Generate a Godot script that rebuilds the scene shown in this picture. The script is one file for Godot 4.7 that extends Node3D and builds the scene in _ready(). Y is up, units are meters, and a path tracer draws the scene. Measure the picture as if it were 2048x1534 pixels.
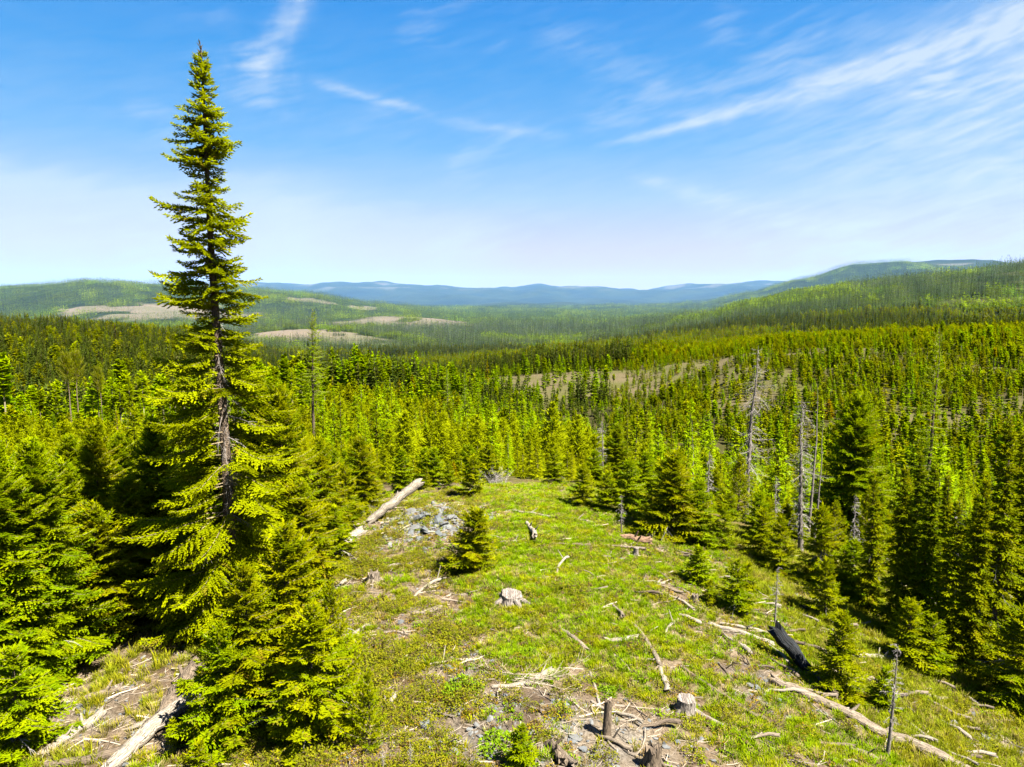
extends Node3D
# A forested mountain valley seen from above a logged spur: one tall spruce, young firs, logs and stumps in front, forest and hills to the skyline.

const EXPOSURE := 7.8
const SUN_TOWARDS := Vector3(0.46, 0.84, 0.30)   # from the right, a little behind the viewer
const BACK := Color(1.0, 1.0, 1.0)

class Soup:
	var v := PackedVector3Array()
	var c := PackedColorArray()
	# a leaf-shaped face: from p along d, half as wide as w to each side
	func blade(p: Vector3, d: Vector3, w: Vector3, a: Color, b: Color) -> void:
		var m := p + d * 0.42
		var q := p + d
		v.append(p); v.append(m + w); v.append(q)
		v.append(p); v.append(q); v.append(m - w)
		c.append(a); c.append(a); c.append(b); c.append(a); c.append(b); c.append(a)
	func tri(p: Vector3, q: Vector3, r: Vector3, a: Color, b: Color) -> void:
		v.append(p); v.append(q); v.append(r)
		c.append(a); c.append(a); c.append(b)
	# a needle-clad shoot: two crossed leaf shapes
	func shoot(p: Vector3, d: Vector3, w: float, a: Color, b: Color) -> void:
		var s := d.cross(Vector3.UP)
		if s.length_squared() < 1e-9:
			s = Vector3.RIGHT
		s = s.normalized()
		blade(p, d, s * w, a, b)
		blade(p, d, s.cross(d).normalized() * (w * 0.75), a, b)
	# a thin three-sided stick through points
	func stick(pts: PackedVector3Array, r0: float, r1: float, col: Color) -> void:
		for i in pts.size() - 1:
			var p := pts[i]
			var q := pts[i + 1]
			var ax := (q - p).normalized()
			var s := ax.cross(Vector3(0.31, 0.9, 0.2)).normalized()
			var u := ax.cross(s)
			var ra := lerpf(r0, r1, float(i) / (pts.size() - 1))
			var rb := lerpf(r0, r1, float(i + 1) / (pts.size() - 1))
			for k in 3:
				var e0 := s * cos(k * TAU / 3) + u * sin(k * TAU / 3)
				var e1 := s * cos((k + 1) * TAU / 3) + u * sin((k + 1) * TAU / 3)
				v.append(p + e0 * ra); v.append(q + e0 * rb); v.append(q + e1 * rb)
				v.append(p + e0 * ra); v.append(q + e1 * rb); v.append(p + e1 * ra)
				for j in 6:
					c.append(col)
	func tinted(k: Color) -> Soup:
		for i in c.size():
			c[i] = Color(c[i].r * k.r, c[i].g * k.g, c[i].b * k.b)
		return self
	func put(o: Soup, t: Transform3D) -> void:
		v.append_array(t * o.v)
		c.append_array(o.c)

# ---------------------------------------------------------------- lie of the land (metres; the spur the drone hovers over is y = 0)
const EYE := 8.0
const RANGES := [45.0, 60.0, 90.0, 130.0, 200.0, 300.0, 400.0, 600.0, 900.0, 1300.0, 2000.0, 3000.0, 4500.0, 7000.0, 11000.0, 16000.0, 22000.0]
# one profile per bearing: tangent of the bearing east of the view axis, then the height of the land below or above the eye at each range
var profiles := [
	[-1.1, [-12.5, -16, -21, -27, -36, -50, -58, -50, -35, -80, -110, -60, 50, -20, -20, 300, 100]],
	[-0.725, [-12.5, -16, -21, -27, -36, -52, -60, -51, -36, -80, -112, -65, 64, -40, -40, 300, 100]],
	[-0.584, [-12, -15.5, -20.5, -26.5, -36, -53, -62, -52, -35, -80, -112, -52, 108, -40, -40, 300, 100]],
	[-0.442, [-12, -15.5, -21, -27, -36, -52, -66, -62, -48, -85, -110, -60, 80, -40, -40, 330, 100]],
	[-0.3, [-11.5, -15, -20.5, -26, -32, -40, -56, -80, -92, -94, -100, -85, 38, -60, -60, 350, 100]],
	[-0.194, [-11.5, -15, -21, -26, -31, -38, -54, -80, -92, -96, -102, -98, -38, -75, -60, 360, 100]],
	[-0.088, [-11.5, -15, -21, -27, -33, -41, -52, -72, -88, -96, -104, -106, -95, -85, -60, 290, 100]],
	[0.0, [-11.5, -15.5, -22, -29, -40, -48, -52, -60, -76, -92, -104, -108, -105, -85, -60, 270, 100]],
	[0.036, [-11.6, -15.7, -22.4, -29.6, -42, -49.5, -52, -58, -74, -90, -103, -107, -104, -85, -60, 345, 100]],
	[0.089, [-12, -16, -23, -31, -45, -51, -52, -56, -72, -86, -102, -106, -102, -85, -60, 290, 100]],
	[0.16, [-13, -17.5, -24.5, -34, -49, -50, -50, -53, -66, -74, -88, -104, -100, -85, -60, 227, 100]],
	[0.266, [-14.5, -19, -27, -38, -50, -44, -42, -48, -58, -56, -56, -85, -95, -60, -60, 330, 100]],
	[0.337, [-16, -20, -28, -39, -49, -40, -33, -42, -52, -38, -20, -60, -60, 60, 60, 374, 100]],
	[0.408, [-17, -22, -30, -40, -47, -37, -30, -38, -48, -25, 10, -30, -30, 195, 150, 374, 100]],
	[0.479, [-18, -23.5, -31, -41, -46, -36, -29, -36, -44, -12, 28, 0, 0, 345, 200, 300, 100]],
	[0.55, [-19, -24.5, -32, -41, -45, -35, -28, -34, -40, 0, 45, 30, 20, 392, 200, 300, 100]],
	[0.635, [-20, -26, -33, -41, -44, -34, -27, -32, -36, 10, 63, 50, 40, 365, 250, 300, 100]],
	[0.725, [-20.6, -26.7, -34, -41, -43, -33, -27, -30, -32, 18, 80, 70, 60, 318, 250, 300, 100]],
	[1.1, [-24, -32, -38, -42, -43, -33, -27, -28, -25, 30, 100, 100, 120, 330, 250, 300, 100]],
]
var bearings := PackedFloat32Array()
var slopes := []
var reach := PackedFloat32Array()
var rough := FastNoiseLite.new()
var rough2 := FastNoiseLite.new()

func set_land() -> void:
	rough.seed = 11
	rough.frequency = 1.0
	rough.fractal_octaves = 4
	rough2.seed = 29
	rough2.frequency = 1.0
	rough2.fractal_octaves = 3
	for r in RANGES:
		reach.append(log(r))
	for p in profiles:
		bearings.append(atan(p[0]))
		var h: Array = p[1]
		var m := PackedFloat32Array()
		m.resize(h.size())
		for i in h.size():
			if i == 0 or i == h.size() - 1:
				m[i] = 0.0 if i else (h[1] - h[0]) / (reach[1] - reach[0])
				continue
			var a: float = (h[i] - h[i - 1]) / (reach[i] - reach[i - 1])
			var b: float = (h[i + 1] - h[i]) / (reach[i + 1] - reach[i])
			m[i] = 0.0 if a * b <= 0.0 else 2.0 * a * b / (a + b)
		slopes.append(m)

func profile(k: int, i: int, t: float, w: float) -> float:
	var h: Array = profiles[k][1]
	var m: PackedFloat32Array = slopes[k]
	var t2 := t * t
	var t3 := t2 * t
	return h[i] * (2.0 * t3 - 3.0 * t2 + 1.0) + m[i] * w * (t3 - 2.0 * t2 + t) + h[i + 1] * (3.0 * t2 - 2.0 * t3) + m[i + 1] * w * (t3 - t2)

func spur(x: float, d: float) -> float:
	var dx := x + 1.5 - 0.08 * d
	var side := 0.34 * (sqrt(dx * dx + 36.0) - 6.0) if dx > 0.0 else 0.15 * (sqrt(dx * dx + 30.0) - 5.48)
	var q := (d - 31.0) / 3.0
	var fall := 3.0 * (q if q > 20.0 else log(1.0 + exp(q))) * lerpf(0.15, 0.24, smoothstep(-22.0, 0.0, x))
	return -8.0 - side - fall

# the land's height where it lies x metres east and z metres south of the eye
func land(x: float, z: float) -> float:
	var r := sqrt(x * x + z * z)
	var d := -z
	var y := 0.0
	var w := smoothstep(34.0, 62.0, r)
	if w < 1.0:
		y = spur(x, d) * (1.0 - w)
	if w > 0.0:
		var a := atan2(x, d)
		var b := bearings
		var c := clampf(a, b[0], b[b.size() - 1] - 0.0001)
		var k := b.bsearch(c, false) - 1
		k = clampi(k, 0, b.size() - 2)
		var s := (c - b[k]) / (b[k + 1] - b[k])
		s = lerpf(s, s * s * (3.0 - 2.0 * s), 0.6)
		# ranges are counted along the view axis in front and along the ground elsewhere
		var lr := log(clampf(r * cos(c) if absf(a) < 1.0 else r * 0.6, 45.0, 21999.0))
		var i := clampi(reach.bsearch(lr, false) - 1, 0, reach.size() - 2)
		var wid := reach[i + 1] - reach[i]
		var t := (lr - reach[i]) / wid
		y += w * lerpf(profile(k, i, t, wid), profile(k + 1, i, t, wid), s)
	# the mound of slate and debris beside the leaning log
	y += 0.42 * exp(-((x + 3.1) * (x + 3.1) + (d - 25.6) * (d - 25.6) * 0.7) / 2.6)
	# two low hills in the valley whose near sides were logged
	y += 34.0 * exp(-((x + 470.0) * (x + 470.0) / 110000.0 + (d - 2860.0) * (d - 2860.0) / 60000.0))
	y += 27.0 * exp(-((x + 520.0) * (x + 520.0) / 52000.0 + (d - 1760.0) * (d - 1760.0) / 16000.0))
	# roughness, coarser with distance
	var n := 0.15 * rough.get_noise_2d(x * 0.33, z * 0.33) + 0.065 * rough2.get_noise_2d(x * 1.7, z * 1.7)
	n += 2.2 * smoothstep(50.0, 160.0, r) * rough.get_noise_2d(x * 0.014 + 7.0, z * 0.014)
	if r > 900.0:
		n += 16.0 * smoothstep(1100.0, 2600.0, r) * rough.get_noise_2d(x * 0.0013, z * 0.0013 + 3.0)
		n += 85.0 * smoothstep(4500.0, 9000.0, r) * rough2.get_noise_2d(x * 0.0006 + 5.0, z * 0.0005)
	return EYE + y + n

# ---------------------------------------------------------------- the scene, in order
func _ready() -> void:
	var cam := Camera3D.new()
	cam.name = "camera"
	add_child(cam)
	cam.position = Vector3(0, EYE, 0)
	cam.rotation = Vector3(-atan(167.0 / 1412.0), 0, 0)
	cam.fov = rad_to_deg(2.0 * atan(767.0 / 1412.0))
	cam.near = 0.1
	cam.far = 40000.0
	cam.current = true
	var env := Environment.new()
	env.background_mode = Environment.BG_SKY
	env.sky = Sky.new()
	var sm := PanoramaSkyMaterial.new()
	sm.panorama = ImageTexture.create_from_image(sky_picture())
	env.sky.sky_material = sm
	env.tonemap_mode = Environment.TONE_MAPPER_LINEAR
	env.tonemap_exposure = EXPOSURE
	env.volumetric_fog_enabled = true
	env.volumetric_fog_density = 0.0
	env.sdfgi_enabled = true
	env.ssao_enabled = true
	env.ssil_enabled = true
	var we := WorldEnvironment.new()
	we.name = "world_environment"
	we.environment = env
	add_child(we)
	var sun := DirectionalLight3D.new()
	sun.name = "sun"
	add_child(sun)
	sun.look_at_from_position(SUN_TOWARDS, Vector3.ZERO)
	sun.light_energy = 1.6
	sun.light_color = Color(1.0, 0.965, 0.89)
	sun.light_angular_distance = 0.53
	sun.shadow_enabled = true

	# the blue air over the valley, thick enough to tell from half a mile on
	var air := FogVolume.new()
	air.name = "haze"
	air.shape = RenderingServer.FOG_VOLUME_SHAPE_BOX
	air.size = Vector3(44000, 1100, 24000)
	air.position = Vector3(0, 250, -12700)
	var am := FogMaterial.new()
	am.density = 0.000021
	am.albedo = Color(0.50, 0.715, 0.98)
	air.material = am
	add_child(air)
	tag(air, "blue haze filling the air over the distant valley", "haze", "", "stuff")
	var t0 := Time.get_ticks_msec()
	set_land()
	set_materials()
	build_terrain()
	print("terrain ", Time.get_ticks_msec() - t0)
	make_branches()
	make_kinds()
	print("kinds ", Time.get_ticks_msec() - t0)
	tall_spruce()
	near_trees()
	print("near ", Time.get_ticks_msec() - t0)
	slope_trees()
	print("slope ", Time.get_ticks_msec() - t0)
	far_forest()
	print("far ", Time.get_ticks_msec() - t0)
	timber()
	stones()
	undergrowth()
	print("ground ", Time.get_ticks_msec() - t0)

# ---------------------------------------------------------------- sky
var wisp := FastNoiseLite.new()
var wisp2 := FastNoiseLite.new()
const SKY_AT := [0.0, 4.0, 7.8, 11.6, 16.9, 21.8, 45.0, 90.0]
const SKY_COLORS := [Color(0.84, 0.59, 0.68), Color(0.71, 0.645, 0.82), Color(0.43, 0.625, 0.89), Color(0.19, 0.49, 0.90), Color(0.068, 0.37, 0.86), Color(0.034, 0.30, 0.82), Color(0.045, 0.24, 0.72), Color(0.045, 0.22, 0.66)]  # the last two, above the view, are brightened to fill the shaded trees

func band(az: float, el: float, a: Vector2, b: Vector2, wa: float, wb: float) -> float:
	var d := b - a
	var p := Vector2(az, el) - a
	var t := p.dot(d) / d.length_squared()
	var q := p.dot(Vector2(-d.y, d.x).normalized())
	var w := lerpf(wa, wb, clampf(t, 0.0, 1.0))
	var n := wisp.get_noise_2d(t * d.length() * 1.1 + 40.0, q * 2.2)
	q += n * w * 0.5
	return exp(-q * q / (w * w)) * smoothstep(-0.08, 0.12, t) * (1.0 - smoothstep(0.9, 1.15, t))

func sky_at(az: float, el: float) -> Color:
	var i := 0
	while i < 6 and el > SKY_AT[i + 1]:
		i += 1
	var c: Color = SKY_COLORS[i].lerp(SKY_COLORS[i + 1], clampf((el - SKY_AT[i]) / (SKY_AT[i + 1] - SKY_AT[i]), 0.0, 1.0))
	# air thickens towards the horizon; thin high cloud drifts over it in combed streaks
	var warp := 0.55 * wisp2.get_noise_2d(az * 0.22, el * 0.4)
	var comb := wisp.get_noise_2d(az * 0.26 + el * 0.35 + warp, (el - az * 0.24 + warp) * 2.0)
	var fine := wisp.get_noise_2d(az * 0.75 + el * 0.6 + 90.0, (el - az * 0.27 + 0.5 * warp) * 6.5)
	var thread := clampf(0.5 + 0.75 * comb + 0.45 * fine, 0.0, 1.0)
	var body := wisp2.get_noise_2d(az * 0.11 + 9.0, el * 0.22)
	var k := 0.0
	k += 0.66 * band(az, el, Vector2(7.6, 11.9), Vector2(40.0, 18.4), 0.22, 1.35) * (0.45 + 0.6 * thread)
	k += 0.40 * band(az, el, Vector2(9.5, 9.4), Vector2(27.0, 4.2), 0.35, 1.3) * (0.35 + 0.8 * thread)
	k += 0.42 * band(az, el, Vector2(-15.4, 21.6), Vector2(-19.2, 16.2), 0.8, 0.9) * (0.25 + 1.0 * thread)
	k += 0.34 * band(az, el, Vector2(-18.6, 18.0), Vector2(-19.5, 14.0), 2.0, 2.4) * thread
	k += 0.36 * band(az, el, Vector2(-15.0, 15.8), Vector2(-7.0, 14.3), 0.35, 0.3) * (0.2 + thread)
	k += 0.26 * band(az, el, Vector2(-6.0, 13.6), Vector2(3.5, 12.6), 0.35, 0.4) * (0.2 + thread)
	k += 0.16 * band(az, el, Vector2(2.0, 20.0), Vector2(12.0, 16.0), 1.2, 1.6) * thread
	k += 0.60 * smoothstep(12.0, 34.0, az + 2.0 * body) * smoothstep(16.5, 9.5, el - az * 0.16) * (0.35 + 0.75 * thread) * (1.0 if az < 60.0 else smoothstep(150.0, 60.0, az))
	k += 0.46 * smoothstep(-8.0, -24.0, az) * smoothstep(9.6, 7.4, el + 1.2 * comb + 1.6 * body) * (1.0 if az > -70.0 else smoothstep(-150.0, -70.0, az))
	k += 0.34 * smoothstep(-22.0, -17.0, az) * smoothstep(2.0, -6.0, az) * smoothstep(7.6, 5.4, el + 1.4 * comb + 0.06 * az)
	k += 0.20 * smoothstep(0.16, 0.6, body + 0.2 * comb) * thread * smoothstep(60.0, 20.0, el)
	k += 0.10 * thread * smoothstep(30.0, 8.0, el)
	k = clampf(k, 0.0, 0.8)
	# white glow round the out-of-view sun, added to fill the shade on the trees
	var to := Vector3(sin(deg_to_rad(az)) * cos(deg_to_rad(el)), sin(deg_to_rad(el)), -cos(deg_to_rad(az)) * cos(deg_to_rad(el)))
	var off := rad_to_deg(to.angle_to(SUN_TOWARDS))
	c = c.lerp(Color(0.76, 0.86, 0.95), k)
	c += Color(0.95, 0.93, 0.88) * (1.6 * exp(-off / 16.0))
	return Color(c.r / EXPOSURE, c.g / EXPOSURE, c.b / EXPOSURE)

func sky_picture() -> Image:
	wisp.seed = 4
	wisp.frequency = 0.4
	wisp.fractal_octaves = 5
	wisp2.seed = 8
	wisp2.frequency = 0.5
	wisp2.fractal_octaves = 3
	# coarse all round, fine where clouds are looked at closely: the same sky in both
	var small := Image.create(512, 256, false, Image.FORMAT_RGBF)
	for y in 256:
		var el := 90.0 - (y + 0.5) * 180.0 / 256
		for x in 512:
			small.set_pixel(x, y, sky_at(wrapf((x + 0.5) * 360.0 / 512, -180.0, 180.0), maxf(el, 0.0)))
	small.resize(4096, 2048, Image.INTERPOLATE_CUBIC)
	for y in range(720, 1036):
		var el := 90.0 - (y + 0.5) * 180.0 / 2048
		for x in range(-524, 524):
			small.set_pixel(posmod(x, 4096), y, sky_at((x + 0.5) * 360.0 / 4096, maxf(el, 0.0)))
	return small

# ---------------------------------------------------------------- materials
var leaf_mat: StandardMaterial3D
var grass_mat: StandardMaterial3D
var bark_mat: StandardMaterial3D
var pale_bark_mat: StandardMaterial3D
var grey_mat: StandardMaterial3D
var log_mats := []
var char_mat: StandardMaterial3D
var rot_mat: StandardMaterial3D
var rock_mat: StandardMaterial3D
var ground_mat: StandardMaterial3D
var twig_mat: StandardMaterial3D

func fibre_picture(lo: Color, hi: Color, crack: Color, seed_: int) -> ImageTexture:
	# wood grain running up the picture, with darker checks
	var n := FastNoiseLite.new()
	n.seed = seed_
	n.frequency = 1.0
	n.fractal_octaves = 3
	var im := Image.create(128, 256, false, Image.FORMAT_RGB8)
	for y in 256:
		for x in 128:
			var a := x / 128.0 * TAU
			var g := n.get_noise_3d(cos(a) * 3.0, sin(a) * 3.0, y * 0.012)
			var f := n.get_noise_3d(cos(a) * 9.0 + 20.0, sin(a) * 9.0, y * 0.03)
			var col := lo.lerp(hi, clampf(0.5 + 1.1 * g + 0.5 * f, 0.0, 1.0))
			if f + 0.4 * g > 0.20:
				col = col.lerp(crack, clampf((f + 0.4 * g - 0.20) * 6.0, 0.0, 0.85))
			im.set_pixel(x, y, col)
	return ImageTexture.create_from_image(im)

func bump_picture(seed_: int, freq: float, sx: float, sy: float, depth: float) -> ImageTexture:
	var n := FastNoiseLite.new()
	n.seed = seed_
	n.frequency = freq
	n.fractal_octaves = 4
	var im := Image.create(256, 256, false, Image.FORMAT_RGB8)
	for y in 256:
		for x in 256:
			var a := x / 256.0 * TAU
			var h := n.get_noise_3d(cos(a) * sx, sin(a) * sx, y * sy)
			var g := clampf(0.5 + 0.6 * h, 0.0, 1.0)
			im.set_pixel(x, y, Color(g, g, g))
	im.bump_map_to_normal_map(depth)
	return ImageTexture.create_from_image(im)

func mat(rough_: float, spec := 0.3) -> StandardMaterial3D:
	var m := StandardMaterial3D.new()
	m.roughness = rough_
	m.metallic_specular = spec
	return m

func wood(lo: Color, hi: Color, crack: Color, seed_: int, normal: ImageTexture) -> StandardMaterial3D:
	var m := mat(0.85)
	m.albedo_texture = fibre_picture(lo, hi, crack, seed_)
	m.normal_enabled = true
	m.normal_texture = normal
	m.normal_scale = 1.2
	m.albedo_color = Color(0.88, 0.88, 0.88)
	return m

func set_materials() -> void:
	leaf_mat = mat(0.85, 0.12)
	leaf_mat.vertex_color_use_as_albedo = true
	leaf_mat.backlight_enabled = true
	leaf_mat.backlight = BACK
	leaf_mat.cull_mode = BaseMaterial3D.CULL_DISABLED
	grass_mat = leaf_mat.duplicate()
	grass_mat.roughness = 0.8
	grass_mat.albedo_color = Color(1, 1, 1)
	twig_mat = mat(0.9, 0.2)
	twig_mat.vertex_color_use_as_albedo = true
	twig_mat.albedo_color = Color(0.88, 0.88, 0.88)
	var grain := bump_picture(3, 1.0, 7.0, 0.02, 6.0)
	var scaly := bump_picture(6, 1.0, 5.0, 0.09, 8.0)
	bark_mat = wood(Color(0.225, 0.187, 0.159), Color(0.486, 0.430, 0.374), Color(0.094, 0.075, 0.065), 21, scaly)
	pale_bark_mat = wood(Color(0.341, 0.291, 0.242), Color(0.496, 0.446, 0.384), Color(0.205, 0.167, 0.136), 22, scaly)
	grey_mat = wood(Color(0.340, 0.313, 0.296), Color(0.559, 0.535, 0.509), Color(0.154, 0.136, 0.127), 23, grain)
	log_mats = [
		wood(Color(0.410, 0.382, 0.347), Color(0.579, 0.552, 0.508), Color(0.184, 0.155, 0.135), 31, grain),
		wood(Color(0.353, 0.318, 0.283), Color(0.523, 0.481, 0.424), Color(0.155, 0.128, 0.106), 32, grain),
		wood(Color(0.283, 0.247, 0.212), Color(0.438, 0.389, 0.332), Color(0.120, 0.099, 0.084), 33, grain),
	]
	char_mat = wood(Color(0.048, 0.056, 0.064), Color(0.160, 0.184, 0.216), Color(0.016, 0.016, 0.016), 34, grain)
	rot_mat = wood(Color(0.36, 0.28, 0.22), Color(0.56, 0.46, 0.38), Color(0.16, 0.11, 0.08), 35, grain)
	rock_mat = mat(0.85, 0.3)
	rock_mat.vertex_color_use_as_albedo = true
	rock_mat.albedo_color = Color(0.78, 0.80, 0.83)
	var rn := NoiseTexture2D.new()
	rn.noise = FastNoiseLite.new()
	rn.noise.seed = 5
	rn.noise.frequency = 0.02
	rn.noise.fractal_octaves = 5
	rn.seamless = true
	rn.width = 256
	rn.height = 256
	var ramp := Gradient.new()
	ramp.set_color(0, Color(0.62, 0.62, 0.62))
	ramp.set_color(1, Color(1, 1, 1))
	rn.color_ramp = ramp
	rock_mat.albedo_texture = rn
	rock_mat.uv1_triplanar = true
	rock_mat.uv1_scale = Vector3(2.3, 2.3, 2.3)
	ground_mat = mat(0.95, 0.15)
	ground_mat.vertex_color_use_as_albedo = true
	ground_mat.albedo_color = Color(0.95, 0.95, 0.95)
	var gn := NoiseTexture2D.new()
	gn.noise = FastNoiseLite.new()
	gn.noise.seed = 15
	gn.noise.frequency = 0.03
	gn.noise.fractal_octaves = 5
	gn.noise.fractal_gain = 0.65
	gn.seamless = true
	gn.width = 512
	gn.height = 512
	var gr := Gradient.new()
	gr.set_color(0, Color(0.45, 0.43, 0.40))
	gr.set_color(1, Color(1, 1, 1))
	gn.color_ramp = gr
	ground_mat.albedo_texture = gn
	ground_mat.uv1_triplanar = true
	ground_mat.uv1_world_triplanar = true
	ground_mat.uv1_scale = Vector3(0.7, 0.7, 0.7)
	var gb := NoiseTexture2D.new()
	gb.noise = gn.noise
	gb.seamless = true
	gb.width = 512
	gb.height = 512
	gb.as_normal_map = true
	gb.bump_strength = 10.0
	ground_mat.normal_enabled = true
	ground_mat.normal_texture = gb

# ---------------------------------------------------------------- helpers for objects
var used := {}
func numbered(called: String) -> String:
	var n: int = used.get(called, 0)
	used[called] = n + 1
	return called if n == 0 else "%s_%03d" % [called, n]

func tag(o: Node3D, label: String, category: String, group := "", kind := "") -> void:
	o.set_meta("label", label)
	if category:
		o.set_meta("category", category)
	if group:
		o.set_meta("group", group)
	if kind:
		o.set_meta("kind", kind)

func thing(called: String, label: String, category: String, group := "") -> Node3D:
	var o := Node3D.new()
	o.name = numbered(called)
	add_child(o)
	tag(o, label, category, group)
	return o

func put_mesh(called: String, mesh: Mesh, m: Material, parent: Node3D = null) -> MeshInstance3D:
	var o := MeshInstance3D.new()
	o.mesh = mesh
	if m:
		o.material_override = m
	if parent:
		o.name = called
		parent.add_child(o, true)
	else:
		o.name = numbered(called)
		add_child(o)
	return o

func soup_mesh(s: Soup, m: Material, into: ArrayMesh = null) -> ArrayMesh:
	var am := into if into else ArrayMesh.new()
	var a := []
	a.resize(Mesh.ARRAY_MAX)
	a[Mesh.ARRAY_VERTEX] = s.v
	a[Mesh.ARRAY_COLOR] = s.c
	am.add_surface_from_arrays(Mesh.PRIMITIVE_TRIANGLES, a)
	am.surface_set_material(am.get_surface_count() - 1, m)
	return am

# a round, tapering, uneven length of wood through points, with rough ends
func limb(pts: PackedVector3Array, radii: PackedFloat32Array, sides: int, uneven: float, seed_: int, jag := 0.0, taper_end := false) -> ArrayMesh:
	var rng := RandomNumberGenerator.new()
	rng.seed = seed_
	var st := SurfaceTool.new()
	st.begin(Mesh.PRIMITIVE_TRIANGLES)
	st.set_smooth_group(0)
	var n := pts.size()
	var rings := []
	var run := 0.0
	var bulge := PackedFloat32Array()
	for k in sides:
		bulge.append(1.0 + uneven * rng.randf_range(-1, 1))
	for i in n:
		var ax := (pts[mini(i + 1, n - 1)] - pts[maxi(i - 1, 0)]).normalized()
		var s := ax.cross(Vector3(0.21, 0.13, 0.96)).normalized()
		if absf(ax.dot(Vector3(0.21, 0.13, 0.96))) > 0.95:
			s = ax.cross(Vector3.UP).normalized()
		var u := ax.cross(s)
		if i:
			run += pts[i].distance_to(pts[i - 1])
		var ring := PackedVector3Array()
		for k in sides + 1:
			var kk := k % sides
			var e := s * cos(kk * TAU / sides) + u * sin(kk * TAU / sides)
			var r := radii[i] * bulge[kk] * (1.0 + 0.35 * uneven * sin(i * 2.1 + kk * 1.7 + seed_))
			var p := pts[i] + e * r
			if jag > 0.0 and (i == 0 or i == n - 1):
				p += ax * (jag * radii[i] * sin(kk * 2.4 + seed_) * (1.0 if i else -1.0))
			ring.append(p)
		rings.append([ring, run])
	for i in n - 1:
		var a: PackedVector3Array = rings[i][0]
		var b: PackedVector3Array = rings[i + 1][0]
		var va: float = rings[i][1]
		var vb: float = rings[i + 1][1]
		for k in sides:
			var q := [[a[k], float(k) / sides, va], [b[k], float(k) / sides, vb], [b[k + 1], float(k + 1) / sides, vb], [a[k], float(k) / sides, va], [b[k + 1], float(k + 1) / sides, vb], [a[k + 1], float(k + 1) / sides, va]]
			for w in q:
				st.set_uv(Vector2(w[1], w[2] * 0.7))
				st.add_vertex(w[0])
	st.set_smooth_group(-1)
	for e in 2:
		if e == 1 and taper_end:
			continue
		var ring: PackedVector3Array = rings[0 if e == 0 else n - 1][0]
		var mid := Vector3.ZERO
		for k in sides:
			mid += ring[k] / sides
		for k in sides:
			var tri := [mid, ring[k], ring[k + 1]] if e == 0 else [mid, ring[k + 1], ring[k]]
			for w in tri:
				st.set_uv(Vector2(0.5, 0.5) + Vector2((w - mid).x, (w - mid).z + (w - mid).y) * 0.8)
				st.add_vertex(w)
	st.generate_normals()
	return st.commit()

func trunk_mesh(h: float, r: float, seed_: int, lean := 0.02, sides := 7, segs := 9) -> ArrayMesh:
	var rng := RandomNumberGenerator.new()
	rng.seed = seed_
	var pts := PackedVector3Array()
	var rad := PackedFloat32Array()
	var a := rng.randf() * TAU
	for i in segs + 1:
		var t := float(i) / segs
		pts.append(Vector3(cos(a), 0, sin(a)) * (lean * h * sin(t * 2.6)) + Vector3(rng.randf_range(-1, 1), 0, rng.randf_range(-1, 1)) * 0.006 * h * t + Vector3.UP * (h * t - (0.15 if i == 0 else 0.0)))
		rad.append(r * (1.0 - 0.94 * t) * (1.25 if i == 0 else 1.0))
	return limb(pts, rad, sides, 0.07, seed_, 0.0, true)

# ---------------------------------------------------------------- ground
var azs := PackedFloat32Array()
var rs := PackedFloat32Array()
var grid := PackedFloat32Array()

func ground(x: float, z: float) -> float:
	var r := clampf(sqrt(x * x + z * z), rs[0], rs[rs.size() - 1] - 0.01)
	var a := atan2(x, -z)
	var i := clampi(azs.bsearch(a, false) - 1, 0, azs.size() - 2)
	var j := clampi(rs.bsearch(r, false) - 1, 0, rs.size() - 2)
	var s := (a - azs[i]) / (azs[i + 1] - azs[i])
	var t := (r - rs[j]) / (rs[j + 1] - rs[j])
	var n := rs.size()
	return lerpf(lerpf(grid[i * n + j], grid[i * n + j + 1], t), lerpf(grid[(i + 1) * n + j], grid[(i + 1) * n + j + 1], t), s)

var patchy := FastNoiseLite.new()
var mottle := FastNoiseLite.new()

# how grassy the spur is, 0..1
func grassy(x: float, z: float) -> float:
	var g := 0.60
	g += 0.30 * smoothstep(3.2, 1.0, Vector2((x - 1.6) * 0.8, (z + 20.0) * 0.42).length())
	g += 0.32 * smoothstep(3.5, 1.5, Vector2(x - 1.8, (z + 27.5) * 0.6).length())
	g -= 0.34 * smoothstep(0.0, -1.8, x - 0.10 * (z + 18.0))
	g -= 0.30 * smoothstep(2.4, 1.2, Vector2(x - 2.4, z + 12.3).length())
	g -= 0.34 * smoothstep(3.0, 1.4, Vector2(x + 3.0, z + 25.2).length())
	g -= 0.40 * smoothstep(3.2, 1.4, Vector2((x - 0.6) * 0.8, z + 12.6).length())
	g -= 0.20 * smoothstep(2.0, 0.8, Vector2(x - 4.9, z + 20.3).length())
	g -= 0.22 * smoothstep(2.2, 1.0, Vector2(x - 5.8, z + 15.4).length())
	g -= 0.25 * smoothstep(2.5, 1.0, Vector2(x - 11.6, z + 16.4).length())
	g += 0.10 * smoothstep(6.0, 9.0, x)
	g += 0.62 * mottle.get_noise_2d(x * 1.15, z * 1.15) + 0.42 * patchy.get_noise_2d(x * 5.0, z * 5.0)
	return smoothstep(0.30, 0.62, g)

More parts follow.
